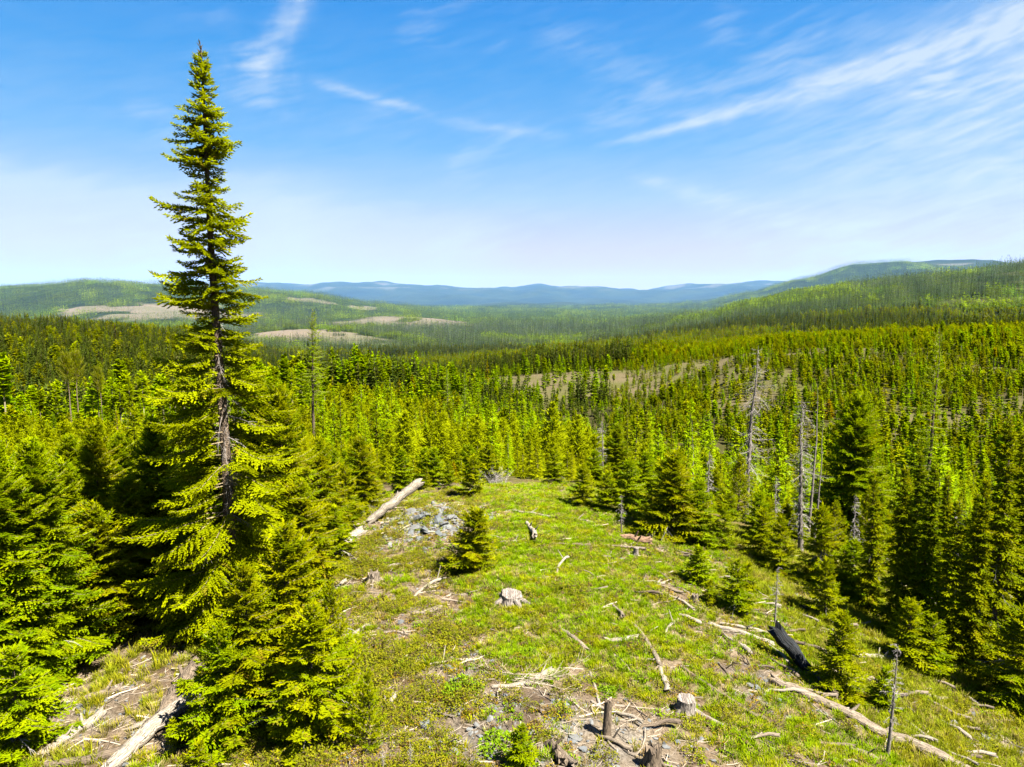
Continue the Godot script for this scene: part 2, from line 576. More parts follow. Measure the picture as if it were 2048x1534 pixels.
# how rocky, 0..1
func rocky(x: float, z: float) -> float:
	var k := smoothstep(2.4, 0.9, Vector2(x + 3.05, (z + 25.5) * 0.8).length())
	k = maxf(k, 0.8 * smoothstep(2.0, 0.7, Vector2((x - 0.6) * 0.6, z + 12.2).length()))
	k = maxf(k, 0.6 * smoothstep(1.2, 0.4, Vector2(x + 1.25, z + 14.6).length()))
	k = maxf(k, 0.6 * smoothstep(1.3, 0.5, Vector2(x - 5.7, z + 15.3).length()))
	k = maxf(k, 0.5 * smoothstep(1.6, 0.5, Vector2(x - 11.3, z + 16.2).length()))
	k = maxf(k, 0.5 * smoothstep(1.8, 0.5, Vector2(x + 9.2, z + 13.8).length()))
	return clampf(k * (0.7 + 1.0 * patchy.get_noise_2d(x * 3.0, z * 3.0)), 0.0, 1.0)

func spread_of(x: float, z: float, cx: float, cz: float, rx: float, rz: float, wob := 0.25) -> float:
	var d := Vector2((x - cx) / rx, (z - cz) / rz).length()
	return smoothstep(1.06, 0.94, d + wob * patchy.get_noise_2d(x * 6.0 / rx, z * 6.0 / rz))

# logged-over ground: 0 forest, 1 bare
func cleared(x: float, z: float) -> float:
	var r := sqrt(x * x + z * z)
	if r < 200.0:
		return 0.0
	var k := 0.0
	if r < 700.0:
		k = spread_of(x, z, 34.0, -440.0, 120.0, 95.0, 0.35)
		var b := atan2(x, -z)
		if b > 0.14 and r > 205.0 and r < 560.0:
			k = maxf(k, 0.85 * smoothstep(0.08, 0.42, mottle.get_noise_2d(x * 0.030, z * 0.030) + 0.12 * smoothstep(230.0, 330.0, r) - 0.03 - 0.2 * smoothstep(390.0, 520.0, r)))
	else:
		k = spread_of(x, z, -480.0, -1660.0, 190.0, 110.0, 0.5)
		k = maxf(k, spread_of(x, z, -455.0, -2650.0, 320.0, 230.0, 0.5))
		k = maxf(k, spread_of(x, z, -1500.0, -3030.0, 380.0, 340.0, 0.35) * (1.0 - spread_of(x, z, -1680.0, -2900.0, 75.0, 200.0)))
		k = maxf(k, spread_of(x, z, -1830.0, -3120.0, 160.0, 130.0, 0.5))
		k = maxf(k, spread_of(x, z, -300.0, -1560.0, 90.0, 38.0))
		k = maxf(k, spread_of(x, z, -205.0, -1125.0, 38.0, 70.0))
		k = maxf(k, spread_of(x, z, -115.0, -950.0, 30.0, 40.0))
		k = maxf(k, 0.8 * spread_of(x, z, 386.0, -3970.0, 60.0, 130.0))
		k = maxf(k, spread_of(x, z, -1075.0, -3820.0, 150.0, 90.0, 0.5))
		k = maxf(k, spread_of(x, z, -830.0, -4020.0, 70.0, 260.0, 0.3))
		if x > 560.0 and r < 2300.0:
			k = maxf(k, smoothstep(-0.12, 0.22, mottle.get_noise_2d(x * 0.011, z * 0.011)) * smoothstep(0.46, 0.60, atan2(x, -z) + 0.10 * patchy.get_noise_2d(x * 0.01, z * 0.01)) * 0.85)
	return k

# bare ground's own colour
func earth(x: float, z: float) -> Color:
	var r := sqrt(x * x + z * z)
	var a := patchy.get_noise_2d(x * 2.2, z * 2.2)
	var b := mottle.get_noise_2d(x * 0.7, z * 0.7)
	if r < 70.0:
		var litter := Color(0.175, 0.138, 0.098).lerp(Color(0.070, 0.047, 0.030), clampf(0.30 + 0.9 * a + 0.5 * b, 0.0, 1.0))
		litter = litter.lerp(Color(0.16, 0.162, 0.16), 0.7 * rocky(x, z))
		var green := Color(0.075, 0.095, 0.012).lerp(Color(0.12, 0.10, 0.03), clampf(0.5 + a, 0.0, 1.0))
		var c := litter.lerp(green, 0.75 * grassy(x, z))
		return c.lerp(Color(0.055, 0.052, 0.02), smoothstep(30.0, 60.0, r))
	var floor_ := Color(0.05, 0.056, 0.014).lerp(Color(0.075, 0.066, 0.03), clampf(0.5 + b, 0.0, 1.0))
	floor_ = floor_.lerp(Color(0.020, 0.032, 0.012), smoothstep(600.0, 1500.0, r))
	var f := patchy.get_noise_2d(x * 0.05, z * 0.05)
	var bare := Color(0.130, 0.110, 0.066).lerp(Color(0.100, 0.105, 0.034), clampf(0.5 + 1.2 * f, 0.0, 1.0))
	if r > 700.0:
		bare = Color(0.185, 0.158, 0.128).lerp(Color(0.135, 0.130, 0.085), clampf(0.5 + 1.2 * patchy.get_noise_2d(x * 0.012, z * 0.02), 0.0, 1.0))
		if x > 560.0 and r < 2300.0:
			bare = Color(0.095, 0.098, 0.036)
		if spread_of(x, z, -205.0, -1125.0, 50.0, 90.0) > 0.0 or spread_of(x, z, -115.0, -950.0, 40.0, 60.0) > 0.0:
			bare = Color(0.085, 0.13, 0.03)
		elif spread_of(x, z, -300.0, -1560.0, 110.0, 50.0) > 0.0:
			bare = Color(0.16, 0.175, 0.09)
	var c := floor_.lerp(bare, cleared(x, z))
	if r > 4500.0:
		# woods too far off to tell the trees apart
		var m := mottle.get_noise_2d(x * 0.0016, z * 0.0016) + 0.6 * patchy.get_noise_2d(x * 0.006, z * 0.006)
		var woods := Color(0.014, 0.026, 0.012).lerp(Color(0.030, 0.046, 0.016), clampf(0.5 + m, 0.0, 1.0))
		c = c.lerp(woods, smoothstep(4500.0, 6500.0, r))
		var high := land(x, z)
		if m > 0.28 and high > 160.0:
			c = c.lerp(Color(0.17, 0.165, 0.155), clampf((m - 0.28) * 3.0, 0.0, 0.6) * smoothstep(160.0, 300.0, high))
	return c

func build_terrain() -> void:
	patchy.seed = 71
	patchy.frequency = 0.35
	patchy.fractal_octaves = 3
	mottle.seed = 37
	mottle.frequency = 0.45
	mottle.fractal_octaves = 3
	var a := -180.0
	while a < 180.001:
		azs.append(deg_to_rad(a))
		a += 0.2 if a > -41.0 and a < 41.0 else 1.0 if absf(a) < 60.0 else 4.0
	azs[azs.size() - 1] = PI
	var r := 1.0
	while r < 22000.0:
		rs.append(r)
		r += 1.0 if r < 9.0 else 0.2 if r < 42.0 else r * 0.014 if r < 700.0 else r * 0.011
	var na := azs.size()
	var nr := rs.size()
	grid.resize(na * nr)
	var v := PackedVector3Array()
	var nn := PackedVector3Array()
	var cc := PackedColorArray()
	v.resize(na * nr)
	nn.resize(na * nr)
	cc.resize(na * nr)
	for i in na:
		var sx := sin(azs[i])
		var cz := -cos(azs[i])
		for j in nr:
			var p := Vector3(sx * rs[j], 0, cz * rs[j])
			p.y = land(p.x, p.z)
			grid[i * nr + j] = p.y
			v[i * nr + j] = p
			cc[i * nr + j] = earth(p.x, p.z) if absf(azs[i]) < 0.9 or rs[j] < 40.0 else Color(0.04, 0.05, 0.015)
	var idx := PackedInt32Array()
	for i in na:
		var i0 := maxi(i - 1, 0)
		var i1 := mini(i + 1, na - 1)
		for j in nr:
			var da := v[i1 * nr + j] - v[i0 * nr + j]
			var dr := v[i * nr + mini(j + 1, nr - 1)] - v[i * nr + maxi(j - 1, 0)]
			nn[i * nr + j] = da.cross(dr).normalized()
			if i < na - 1 and j < nr - 1:
				var k := i * nr + j
				idx.append_array([k, k + 1, k + nr + 1, k, k + nr + 1, k + nr])
	var arr := []
	arr.resize(Mesh.ARRAY_MAX)
	arr[Mesh.ARRAY_VERTEX] = v
	arr[Mesh.ARRAY_NORMAL] = nn
	arr[Mesh.ARRAY_COLOR] = cc
	arr[Mesh.ARRAY_INDEX] = idx
	var am := ArrayMesh.new()
	am.add_surface_from_arrays(Mesh.PRIMITIVE_TRIANGLES, arr)
	var o := put_mesh("terrain", am, ground_mat)
	tag(o, "spur of grass and litter falling to forested valley, hills beyond", "", "", "structure")

# ---------------------------------------------------------------- trees
# needle colours: inner (older) and outer (this year's) growth, as they are under any light
const FIR_IN := Color(0.100, 0.125, 0.002)
const FIR_OUT := Color(0.205, 0.225, 0.002)
const SPIRE_IN := Color(0.075, 0.098, 0.003)
const SPIRE_OUT := Color(0.175, 0.190, 0.003)
const LARCH_IN := Color(0.115, 0.170, 0.003)
const LARCH_OUT := Color(0.175, 0.250, 0.002)
const PINE_IN := Color(0.103, 0.128, 0.002)
const PINE_OUT := Color(0.188, 0.208, 0.002)
const DARK_IN := Color(0.040, 0.060, 0.008)
const DARK_OUT := Color(0.090, 0.115, 0.012)
const TWIG := Color(0.17, 0.135, 0.085)
const DEAD := Color(0.185, 0.172, 0.168)

# a flat bough of a fir or spruce, pointing along +x: side sprays that droop, clad in short shoots
func fir_bough(len_: float, hang: float, bare: float, rng: RandomNumberGenerator, cin: Color, cout: Color, fine := 1.0) -> Array:
	var leaf := Soup.new()
	var twig := Soup.new()
	var axis := func(s: float) -> Vector3: return Vector3(len_ * s, len_ * (0.10 * s - hang * s * s + (hang * 0.55 + 0.06) * s * s * s * s), len_ * 0.05 * sin(s * 4.0 + len_ * 9.0))
	var pts := PackedVector3Array()
	for i in 6:
		pts.append(axis.call(i / 5.0))
	twig.stick(pts, 0.004 + 0.0055 * len_, 0.002, TWIG)
	var n := maxi(6, int(len_ * (1.0 - bare) / (0.042 * fine)))
	for i in n:
		var s := bare + (1.0 - bare) * (i + rng.randf() * 0.5) / n
		var p: Vector3 = axis.call(s)
		var fwd: Vector3 = (axis.call(minf(s + 0.05, 1.0)) - axis.call(s - 0.05)).normalized()
		var side := 1.0 if i % 2 else -1.0
		var l2 := (0.07 + 0.40 * len_ * pow(1.0 - s, 0.85) * smoothstep(bare - 0.05, bare + 0.22, s)) * rng.randf_range(0.7, 1.15)
		var ang := rng.randf_range(0.75, 1.1)
		var lat := fwd.cross(Vector3.UP).normalized() * side
		var d2 := (fwd * cos(ang) + lat * sin(ang) + Vector3.UP * rng.randf_range(-0.22, 0.06)).normalized()
		var m := maxi(1, int(l2 / (0.07 * fine)))
		var tint := rng.randf_range(0.82, 1.18)
		var sere := rng.randf() < 0.035
		for k in m:
			var t := (k + 0.3) / m
			var q := p + d2 * (l2 * t) + Vector3.DOWN * (0.25 * l2 * t * t)
			var o := clampf(0.25 + 0.75 * t * (0.45 + 0.55 * s) + rng.randf_range(-0.15, 0.15), 0.0, 1.0)
			var a := cin.lerp(cout, o * 0.7) * tint
			var b := cin.lerp(cout, o) * tint
			if sere:
				b = Color(0.17, 0.085, 0.02)
			leaf.shoot(q, (d2 + Vector3(rng.randf_range(-0.2, 0.2), rng.randf_range(-0.3, 0.15), rng.randf_range(-0.2, 0.2))) * (0.125 * fine), 0.026 * fine, a, b)
			if k < m - 1 or m == 1:
				for e in [-1.0, 1.0]:
					var l3 := (0.05 + 0.07 * (1.0 - t)) * rng.randf_range(0.8, 1.3) * fine
					var d3: Vector3 = (d2 * 0.7 + d2.cross(Vector3.UP).normalized() * e * 0.75 + Vector3.UP * rng.randf_range(-0.45, 0.1)).normalized()
					leaf.blade(q, d3 * l3, d3.cross(Vector3(rng.randf_range(-0.4, 0.4), 1, rng.randf_range(-0.4, 0.4))).normalized() * (0.024 * fine), a, b)
		# short shoots standing on the bough itself
		var up := (fwd * 0.6 + Vector3.UP * rng.randf_range(0.2, 0.9) + lat * rng.randf_range(-0.3, 0.8)).normalized()
		leaf.shoot(p, up * (0.10 * fine), 0.024 * fine, cin.lerp(cout, 0.6) * tint, cout * tint)
	leaf.shoot(axis.call(0.93), (axis.call(1.0) - axis.call(0.93)).normalized() * 0.14, 0.020 * fine, cout, cout)
	return [leaf, twig]

# a larch's bough: thin, with soft tufts all along it and on hanging side twigs
func larch_bough(len_: float, rng: RandomNumberGenerator) -> Array:
	var leaf := Soup.new()
	var twig := Soup.new()
	var axis := func(s: float) -> Vector3: return Vector3(len_ * s, len_ * (0.05 * s - 0.22 * s * s + 0.28 * s * s * s), 0.06 * len_ * sin(s * 5.0 + len_ * 7.0))
	var pts := PackedVector3Array()
	for i in 5:
		pts.append(axis.call(i / 4.0))
	twig.stick(pts, 0.006 + 0.008 * len_, 0.003, Color(0.24, 0.19, 0.13))
	var n := int(len_ / 0.055) + 2
	for i in n:
		var s := 0.12 + 0.88 * (i + rng.randf()) / n
		var p: Vector3 = axis.call(minf(s, 1.0))
		var l2 := rng.randf_range(0.08, 0.34) * len_ * (1.05 - s) + 0.04
		var lat := Vector3(rng.randf_range(0.1, 0.8), rng.randf_range(-0.7, 0.25), (1.0 if i % 2 else -1.0) * rng.randf_range(0.4, 1.0)).normalized()
		var m := int(l2 / 0.085) + 1
		for k in m:
			var q := p + lat * (l2 * (k + 0.5) / m) + Vector3(rng.randf_range(-1, 1), rng.randf_range(-1, 1), rng.randf_range(-1, 1)) * 0.02
			var tint := rng.randf_range(0.8, 1.2)
			var a := LARCH_IN * tint
			var b := LARCH_OUT * tint
			for e in 3:
				var d := Vector3(rng.randf_range(-1, 1), rng.randf_range(-0.6, 1), rng.randf_range(-1, 1)).normalized() * rng.randf_range(0.08, 0.14)
				leaf.blade(q - d * 0.3, d, d.cross(Vector3(rng.randf_range(-1, 1), rng.randf_range(-1, 1), 0.3)).normalized() * 0.019, a, b)
	return [leaf, twig]

# a pine's bough: bends up, long needles bristling round its shoots
func pine_bough(len_: float, rng: RandomNumberGenerator) -> Array:
	var leaf := Soup.new()
	var twig := Soup.new()
	var axis := func(s: float) -> Vector3: return Vector3(len_ * s, len_ * (0.02 * s + 0.30 * s * s), 0.05 * len_ * sin(s * 5.0 + len_ * 5.0))
	var pts := PackedVector3Array()
	for i in 5:
		pts.append(axis.call(i / 4.0))
	twig.stick(pts, 0.007 + 0.009 * len_, 0.004, TWIG)
	var n := int(len_ / 0.13) + 2
	for i in n + 1:
		var s := 0.25 + 0.75 * float(i) / n
		var p: Vector3 = axis.call(s)
		var l2 := 0.10 + 0.30 * len_ * (1.0 - s)
		var lat := Vector3(0.7, rng.randf_range(0.1, 0.6), (1.0 if i % 2 else -1.0) * 0.8).normalized()
		if i == n:
			lat = Vector3(0.8, 0.55, 0)
		var m := int(l2 / 0.035) + 2
		for k in m:
			var q := p + lat * (l2 * float(k) / m)
			var tint := rng.randf_range(0.8, 1.2)
			for e in 3:
				var ph := rng.randf() * TAU
				var up := lat.cross(Vector3.UP).normalized()
				var rad := up * cos(ph) + up.cross(lat) * sin(ph)
				var d := (lat * 0.8 + rad).normalized() * rng.randf_range(0.06, 0.09)
				leaf.blade(q, d, d.cross(Vector3(rng.randf_range(-1, 1), 1, rng.randf_range(-1, 1))).normalized() * 0.011, PINE_IN * tint, PINE_OUT * tint)
	return [leaf, twig]

# a dead, bare bough with forking grey twigs
func dead_bough(len_: float, hang: float, rng: RandomNumberGenerator, forks := 12) -> Soup:
	var s := Soup.new()
	var pts := PackedVector3Array()
	var bend := rng.randf_range(-0.25, 0.25)
	for i in 5:
		var t := i / 4.0
		pts.append(Vector3(len_ * t, -hang * len_ * t * t, bend * len_ * t * t))
	s.stick(pts, 0.005 + 0.006 * len_, 0.002, DEAD)
	for k in forks:
		var t := rng.randf_range(0.1, 1.0)
		var i := mini(int(t * 4.0), 3)
		var p := pts[i].lerp(pts[i + 1], t * 4.0 - i)
		var l := len_ * rng.randf_range(0.12, 0.36)
		var d := Vector3(rng.randf_range(0.3, 1.0), rng.randf_range(-0.9, 0.3), rng.randf_range(-1, 1)).normalized()
		var q := p + d * l * 0.5
		s.stick(PackedVector3Array([p, q, q + (d + Vector3(0.2, -0.5, 0)).normalized() * l * 0.5]), 0.004, 0.002, DEAD * rng.randf_range(0.8, 1.2))
	return s

const BOUGH := [0.22, 0.38, 0.6, 0.9, 1.3, 1.8, 2.4]
var fir_boughs := []      # per length: three [leaf, twig]
var spire_boughs := []
var larch_boughs := []
var pine_boughs := []
var hero_boughs := []
var dead_boughs := []

func make_branches() -> void:
	var rng := RandomNumberGenerator.new()
	rng.seed = 501
	for l in BOUGH:
		var a := []
		var b := []
		var c := []
		var d := []
		var e := []
		var f := []
		for k in 3:
			a.append(fir_bough(l, rng.randf_range(0.05, 0.30), 0.08, rng, FIR_IN, FIR_OUT, 0.78 if l < 1.0 else 0.92))
			b.append(fir_bough(l, rng.randf_range(0.25, 0.4), 0.12, rng, SPIRE_IN, SPIRE_OUT, 1.0))
			c.append(larch_bough(l, rng))
			d.append(pine_bough(l, rng))
			e.append(fir_bough(l, rng.randf_range(0.22, 0.50), 0.06 if l < 1.0 else 0.20, rng, FIR_IN * 1.15, FIR_OUT * 1.15, 0.92))
			var hue: Color = [Color(1, 1, 1), Color(1.12, 1.05, 1.0), Color(0.80, 0.90, 1.0)][k]
			for q in [a, b, d]:
				q[k][0].tinted(hue)
			f.append(dead_bough(l, rng.randf_range(0.2, 0.6), rng))
		fir_boughs.append(a)
		spire_boughs.append(b)
		larch_boughs.append(c)
		pine_boughs.append(d)
		hero_boughs.append(e)
		dead_boughs.append(f)

func bough_class(l: float) -> int:
	var k := 0
	while k < BOUGH.size() - 1 and l > sqrt(BOUGH[k] * BOUGH[k + 1]):
		k += 1
	return k

func aim(at: Vector3, az: float, rise: float, k: float, roll := 0.0) -> Transform3D:
	var b := Basis(Vector3.UP, az) * Basis(Vector3.BACK, rise) * Basis(Vector3.RIGHT, roll)
	return Transform3D(b.scaled(Vector3(k, k, k)), at)

# a tree seen close to: [trunk mesh, crown mesh], its boughs set in whorls
func close_tree(kind: String, h: float, seed_: int) -> Array:
	var rng := RandomNumberGenerator.new()
	rng.seed = seed_
	var leaf := Soup.new()
	var twig := Soup.new()
	var lib: Array = {"fir": fir_boughs, "spire": spire_boughs, "larch": larch_boughs, "pine": pine_boughs, "sap": fir_boughs, "snag": dead_boughs, "pole": dead_boughs, "tall": pine_boughs, "bush": fir_boughs}[kind]
	var wide: float = {"fir": 0.37, "spire": 0.118, "larch": 0.16, "pine": 0.34, "sap": 0.36, "snag": 0.08, "pole": 0.05, "tall": 0.13, "bush": 0.47}[kind] * h
	var start: float = {"fir": 0.02, "spire": 0.05, "larch": 0.30, "pine": 0.05, "sap": 0.05, "snag": 0.12, "pole": 0.4, "tall": 0.70, "bush": 0.02}[kind]
	var gap: float = {"fir": 0.19, "spire": 0.18, "larch": 0.20, "pine": 0.22, "sap": 0.13, "snag": 0.11, "pole": 0.9, "tall": 0.16, "bush": 0.13}[kind] * (1.0 if h < 6.0 else minf(h / 6.0, 1.5)) * rng.randf_range(0.9, 1.1)
	if kind == "larch" and h > 12.0:
		start = 0.42
		wide *= 0.85
		gap *= 1.5
	var y := start * h
	var one_side := rng.randf() * TAU
	while y < h * 0.985:
		var t := y / h
		var r := wide * pow(1.0 - t, 0.5 if kind == "bush" else 0.68 if kind == "fir" or kind == "sap" else 0.82) + 0.05
		if kind == "fir" and h < 4.0:
			r *= 1.1
		if kind == "fir":
			r *= 0.72 + 0.28 * smoothstep(0.0, 0.16, t)
		if kind == "tall":
			r = wide * sqrt(clampf((t - 0.66) * 9.0, 0.0, 1.0)) * pow(1.03 - t, 0.3) * 1.3
		if kind == "larch" :
			r = wide * (0.25 + 0.75 * smoothstep(0.28, 0.5, t)) * pow(1.0 - t, 0.7) + 0.1
		if kind == "spire":
			r *= rng.randf_range(0.75, 1.2)
		if kind == "snag":
			r = wide * (0.3 + 0.7 * sin(t * 3.0)) * rng.randf_range(0.3, 1.2) * (0.55 + 0.9 * absf(sin(t * 9.0 + seed_)))
		var count := rng.randi_range(5, 7) if kind != "pole" else 2
		if kind == "larch" or kind == "snag":
			count = rng.randi_range(3, 5)
		var phase := rng.randf() * TAU
		for k in count:
			var az := phase + TAU * k / count + rng.randf_range(-0.3, 0.3)
			var l := r * rng.randf_range(0.55, 1.22) * (1.0 + 0.14 * cos(az - one_side))
			var rise := lerpf(-0.05, 0.75, smoothstep(0.45, 1.0, t)) + rng.randf_range(-0.12, 0.14)
			if kind == "spire":
				rise = lerpf(-0.30, 0.55, smoothstep(0.6, 1.0, t)) + rng.randf_range(-0.12, 0.12)
			if kind == "pine":
				rise = lerpf(0.1, 0.8, t) + rng.randf_range(-0.1, 0.1)
			if kind == "snag":
				rise = rng.randf_range(-0.75, 0.35)
			if kind == "larch":
				rise = lerpf(0.0, 0.6, smoothstep(0.6, 1.0, t)) + rng.randf_range(-0.12, 0.12)
			var c := bough_class(l)
			var m := rng.randi_range(0, 2)
			var at := Vector3(0, y + rng.randf_range(-0.5, 0.5) * gap, 0)
			var tr := aim(at, az, rise, clampf(l / BOUGH[c], 0.5, 1.5), rng.randf_range(-0.25, 0.25))
			if kind == "snag":
				l = minf(l, 0.85)
				tr = aim(at, az, rise, clampf(l / BOUGH[c], 0.35, 1.2), rng.randf_range(-2.0, 2.0))
			if kind == "snag" or kind == "pole":
				twig.put(lib[c][m], tr)
			elif (kind == "fir" or kind == "spire") and t < 0.5 and rng.randf() < 0.07:
				twig.put(dead_boughs[c][m], tr)
			else:
				leaf.put(lib[c][m][0], tr)
				twig.put(lib[c][m][1], tr)
		y += gap * lerpf(1.0, 0.55, t)
	if kind != "snag" and kind != "pole" and kind != "tall":
		# the leader
		var col: Color = {"fir": FIR_OUT, "spire": SPIRE_OUT, "larch": LARCH_OUT, "pine": PINE_OUT, "sap": FIR_OUT, "bush": FIR_OUT}[kind]
		for k in 12:
			leaf.shoot(Vector3(0, h * (0.94 + k * 0.008), 0), Vector3(rng.randf_range(-0.9, 0.9), 0.9, rng.randf_range(-0.9, 0.9)).normalized() * 0.15, 0.020, col, col * 1.15)
	var rad := (0.016 + 0.009 * h) if kind != "sap" else 0.012 + 0.006 * h
	if kind == "tall" or kind == "pole":
		rad = 0.010 * h
	if kind == "larch":
		rad = 0.012 * h
	if kind == "snag":
		rad = 0.014 * h + 0.01
	leaf.tinted([Color(1, 1, 1), Color(1.06, 1.06, 0.8), Color(0.90, 0.98, 1.0), Color(0.96, 1.10, 0.9), Color(1.04, 1.0, 0.9)][seed_ % 5])
	var trunk := trunk_mesh(h, rad, seed_, 0.012)
	var crown: ArrayMesh
	if leaf.v.size():
		crown = soup_mesh(leaf, leaf_mat)
	if twig.v.size():
		crown = soup_mesh(twig, twig_mat, crown)
	return [trunk, crown, h]

# one spray of a tree some way off: a few crossed leaf shapes instead of shoots
func spray(s: Soup, at: Vector3, az: float, rise: float, l: float, w: float, a: Color, b: Color, rng: RandomNumberGenerator, pairs := 2, droop := 0.15) -> void:
	var d := Vector3(cos(az) * cos(rise), sin(rise), -sin(az) * cos(rise))
	var tint := rng.randf_range(0.72, 1.28)
	a *= tint
	b *= tint
	var lat := d.cross(Vector3.UP).normalized()
	s.blade(at, d * l, lat * w + Vector3.UP * rng.randf_range(-0.3, 0.3) * w, a, b)
	for k in pairs:
		var p := at + d * l * (0.22 + 0.6 * (k + rng.randf() * 0.6) / pairs) 
		var l2 := l * (0.55 - 0.3 * float(k) / pairs) * rng.randf_range(0.7, 1.2)
		for e in [-1.0, 1.0]:
			var d2: Vector3 = (d * 0.75 + lat * e * 0.75 + Vector3.UP * rng.randf_range(-2.2, 0.8) * droop).normalized() * l2
			s.blade(p, d2, d2.cross(Vector3(rng.randf_range(-0.5, 0.5), 1, rng.randf_range(-0.5, 0.5))).normalized() * (w * 0.75), a, b)

const SHAPE := {
	# width / height, first boughs at, colours, needles' tuft width
	"fir": [0.34, 0.04, FIR_IN, FIR_OUT],
	"spire": [0.15, 0.04, SPIRE_IN, SPIRE_OUT],
	"larch": [0.22, 0.12, LARCH_IN, LARCH_OUT],
	"pine": [0.33, 0.05, PINE_IN, PINE_OUT],
	"tall": [0.13, 0.52, PINE_IN, LARCH_OUT],
	"dark": [0.17, 0.08, DARK_IN, DARK_OUT],
}

func radius_at(kind: String, t: float) -> float:
	var start: float = SHAPE[kind][1]
	if kind == "tall":
		return sqrt(clampf((t - start) * 5.0, 0.0, 1.0)) * pow(1.0 - t, 0.42) * 1.4 + 0.08
	if kind == "larch":
		return (0.45 + 0.55 * smoothstep(start, start + 0.2, t)) * pow(1.0 - t, 0.75) + 0.05
	if kind == "pine":
		return pow(1.0 - t, 0.6) * (0.75 + 0.25 * smoothstep(0.0, 0.3, t)) + 0.05
	return pow(1.0 - t, 0.85) + 0.03

# crown of a tree 50 to 160 m off
func mid_crown(kind: String, h: float, seed_: int) -> Soup:
	var rng := RandomNumberGenerator.new()
	rng.seed = seed_
	var s := Soup.new()
	var sh: Array = SHAPE[kind]
	var y: float = sh[1] * h
	var gap := 0.036 * h
	while y < h * 0.98:
		var t := y / h
		var r: float = sh[0] * h * radius_at(kind, t)
		var n := rng.randi_range(4, 6) if t < 0.7 else 4
		var ph := rng.randf() * TAU
		for k in n:
			var rise := lerpf(-0.15, 0.8, t * t) + rng.randf_range(-0.2, 0.2)
			if kind == "pine":
				rise += 0.3
			spray(s, Vector3(0, y + rng.randf_range(-0.5, 0.5) * gap, 0), ph + TAU * k / n + rng.randf_range(-0.35, 0.35), rise, r * rng.randf_range(0.5, 1.3), 0.015 * h * (0.6 if kind == "larch" else 0.8), sh[2], sh[3], rng, 3, 0.5 if kind == "larch" or kind == "pine" else 0.2)
		y += gap * lerpf(1.0, 0.7, t)
	s.shoot(Vector3(0, h * 0.95, 0), Vector3(0, h * 0.06, 0), 0.008 * h, sh[3], sh[3])
	return s

# a whole tree beyond that, trunk and all in one soup
func low_tree(kind: String, h: float, seed_: int, levels: int, per: int, cross := true) -> Soup:
	var rng := RandomNumberGenerator.new()
	rng.seed = seed_
	var s := Soup.new()
	var sh: Array = SHAPE[kind]
	var bark := Color(0.19, 0.165, 0.135) if kind == "tall" else Color(0.16, 0.125, 0.10)
	if levels > 5:
		s.stick(PackedVector3Array([Vector3(0, -0.3, 0), Vector3(0, h * 0.9, 0)]), 0.011 * h, 0.004 * h, bark)
	for i in levels:
		var t: float = lerpf(sh[1], 0.94, (i + rng.randf_range(-0.5, 0.5)) / (levels - 1.0))
		t = clampf(t, sh[1], 0.95)
		var r: float = sh[0] * h * radius_at(kind, t) * rng.randf_range(0.85, 1.2)
		var ph := rng.randf() * TAU
		for k in per:
			var az := ph + TAU * k / per + rng.randf_range(-0.3, 0.3)
			var rise := lerpf(-0.25, 0.9, t * t) + rng.randf_range(-0.2, 0.2)
			var d := Vector3(cos(az) * cos(rise), sin(rise), -sin(az) * cos(rise)) * r * rng.randf_range(0.8, 1.15)
			var tint := rng.randf_range(0.72, 1.28)
			var w := h * 0.65 / levels
			var lat := d.cross(Vector3.UP).normalized()
			var p := Vector3(0, (t + rng.randf_range(-0.03, 0.03)) * h, 0)
			s.blade(p, d, lat * minf(w, r * 0.5), sh[2] * tint, sh[3] * tint)
			if cross:
				s.blade(p, d, (Vector3.UP + lat * 0.4).normalized() * w * 0.55, sh[2] * tint, sh[3] * tint)
	s.blade(Vector3(0, h * 0.86, 0), Vector3(0, h * 0.14, 0), Vector3(0.02 * h, 0, 0.012 * h), sh[3], sh[3])
	return s

var close_kinds := {}    # kind: list of [trunk, crown, height]
var mid_kinds := {}      # kind: list of [trunk, crown, height]
var low_kinds := {}      # kind: list of meshes, one unit = their own height
const MID_H := {"fir": 4.5, "spire": 6.5, "larch": 8.0, "pine": 4.0, "tall": 13.0, "dark": 11.0}

func make_kinds() -> void:
	for e in [["fir", [6.2, 5.4, 4.4, 3.4, 2.8, 2.2, 1.9, 1.5]], ["spire", [8.0, 6.8, 5.8, 4.8, 4.2]], ["pine", [2.6, 1.8]], ["bush", [1.9]], ["sap", [1.0, 0.7]], ["larch", [9.0, 15.0, 21.0]], ["snag", [9.0, 6.5, 3.2, 2.3]], ["pole", [7.5]], ["tall", [16.0]]]:
		var list := []
		for i in e[1].size():
			list.append(close_tree(e[0], e[1][i], 100 + i * 17 + e[0].length() * 31))
		close_kinds[e[0]] = list
	for kind in MID_H:
		var list := []
		for i in 5:
			var h: float = MID_H[kind]
			list.append([trunk_mesh(h, (0.010 if kind != "tall" else 0.011) * h + 0.01, 900 + i, 0.01, 5, 5), soup_mesh(mid_crown(kind, h, 700 + i * 13 + kind.length()), leaf_mat), h])
		mid_kinds[kind] = list
		var lows := []
		for i in 3:
			lows.append(soup_mesh(low_tree(kind, 1.0, 300 + i * 7 + kind.length(), 14, 5), leaf_mat))
		low_kinds[kind] = lows

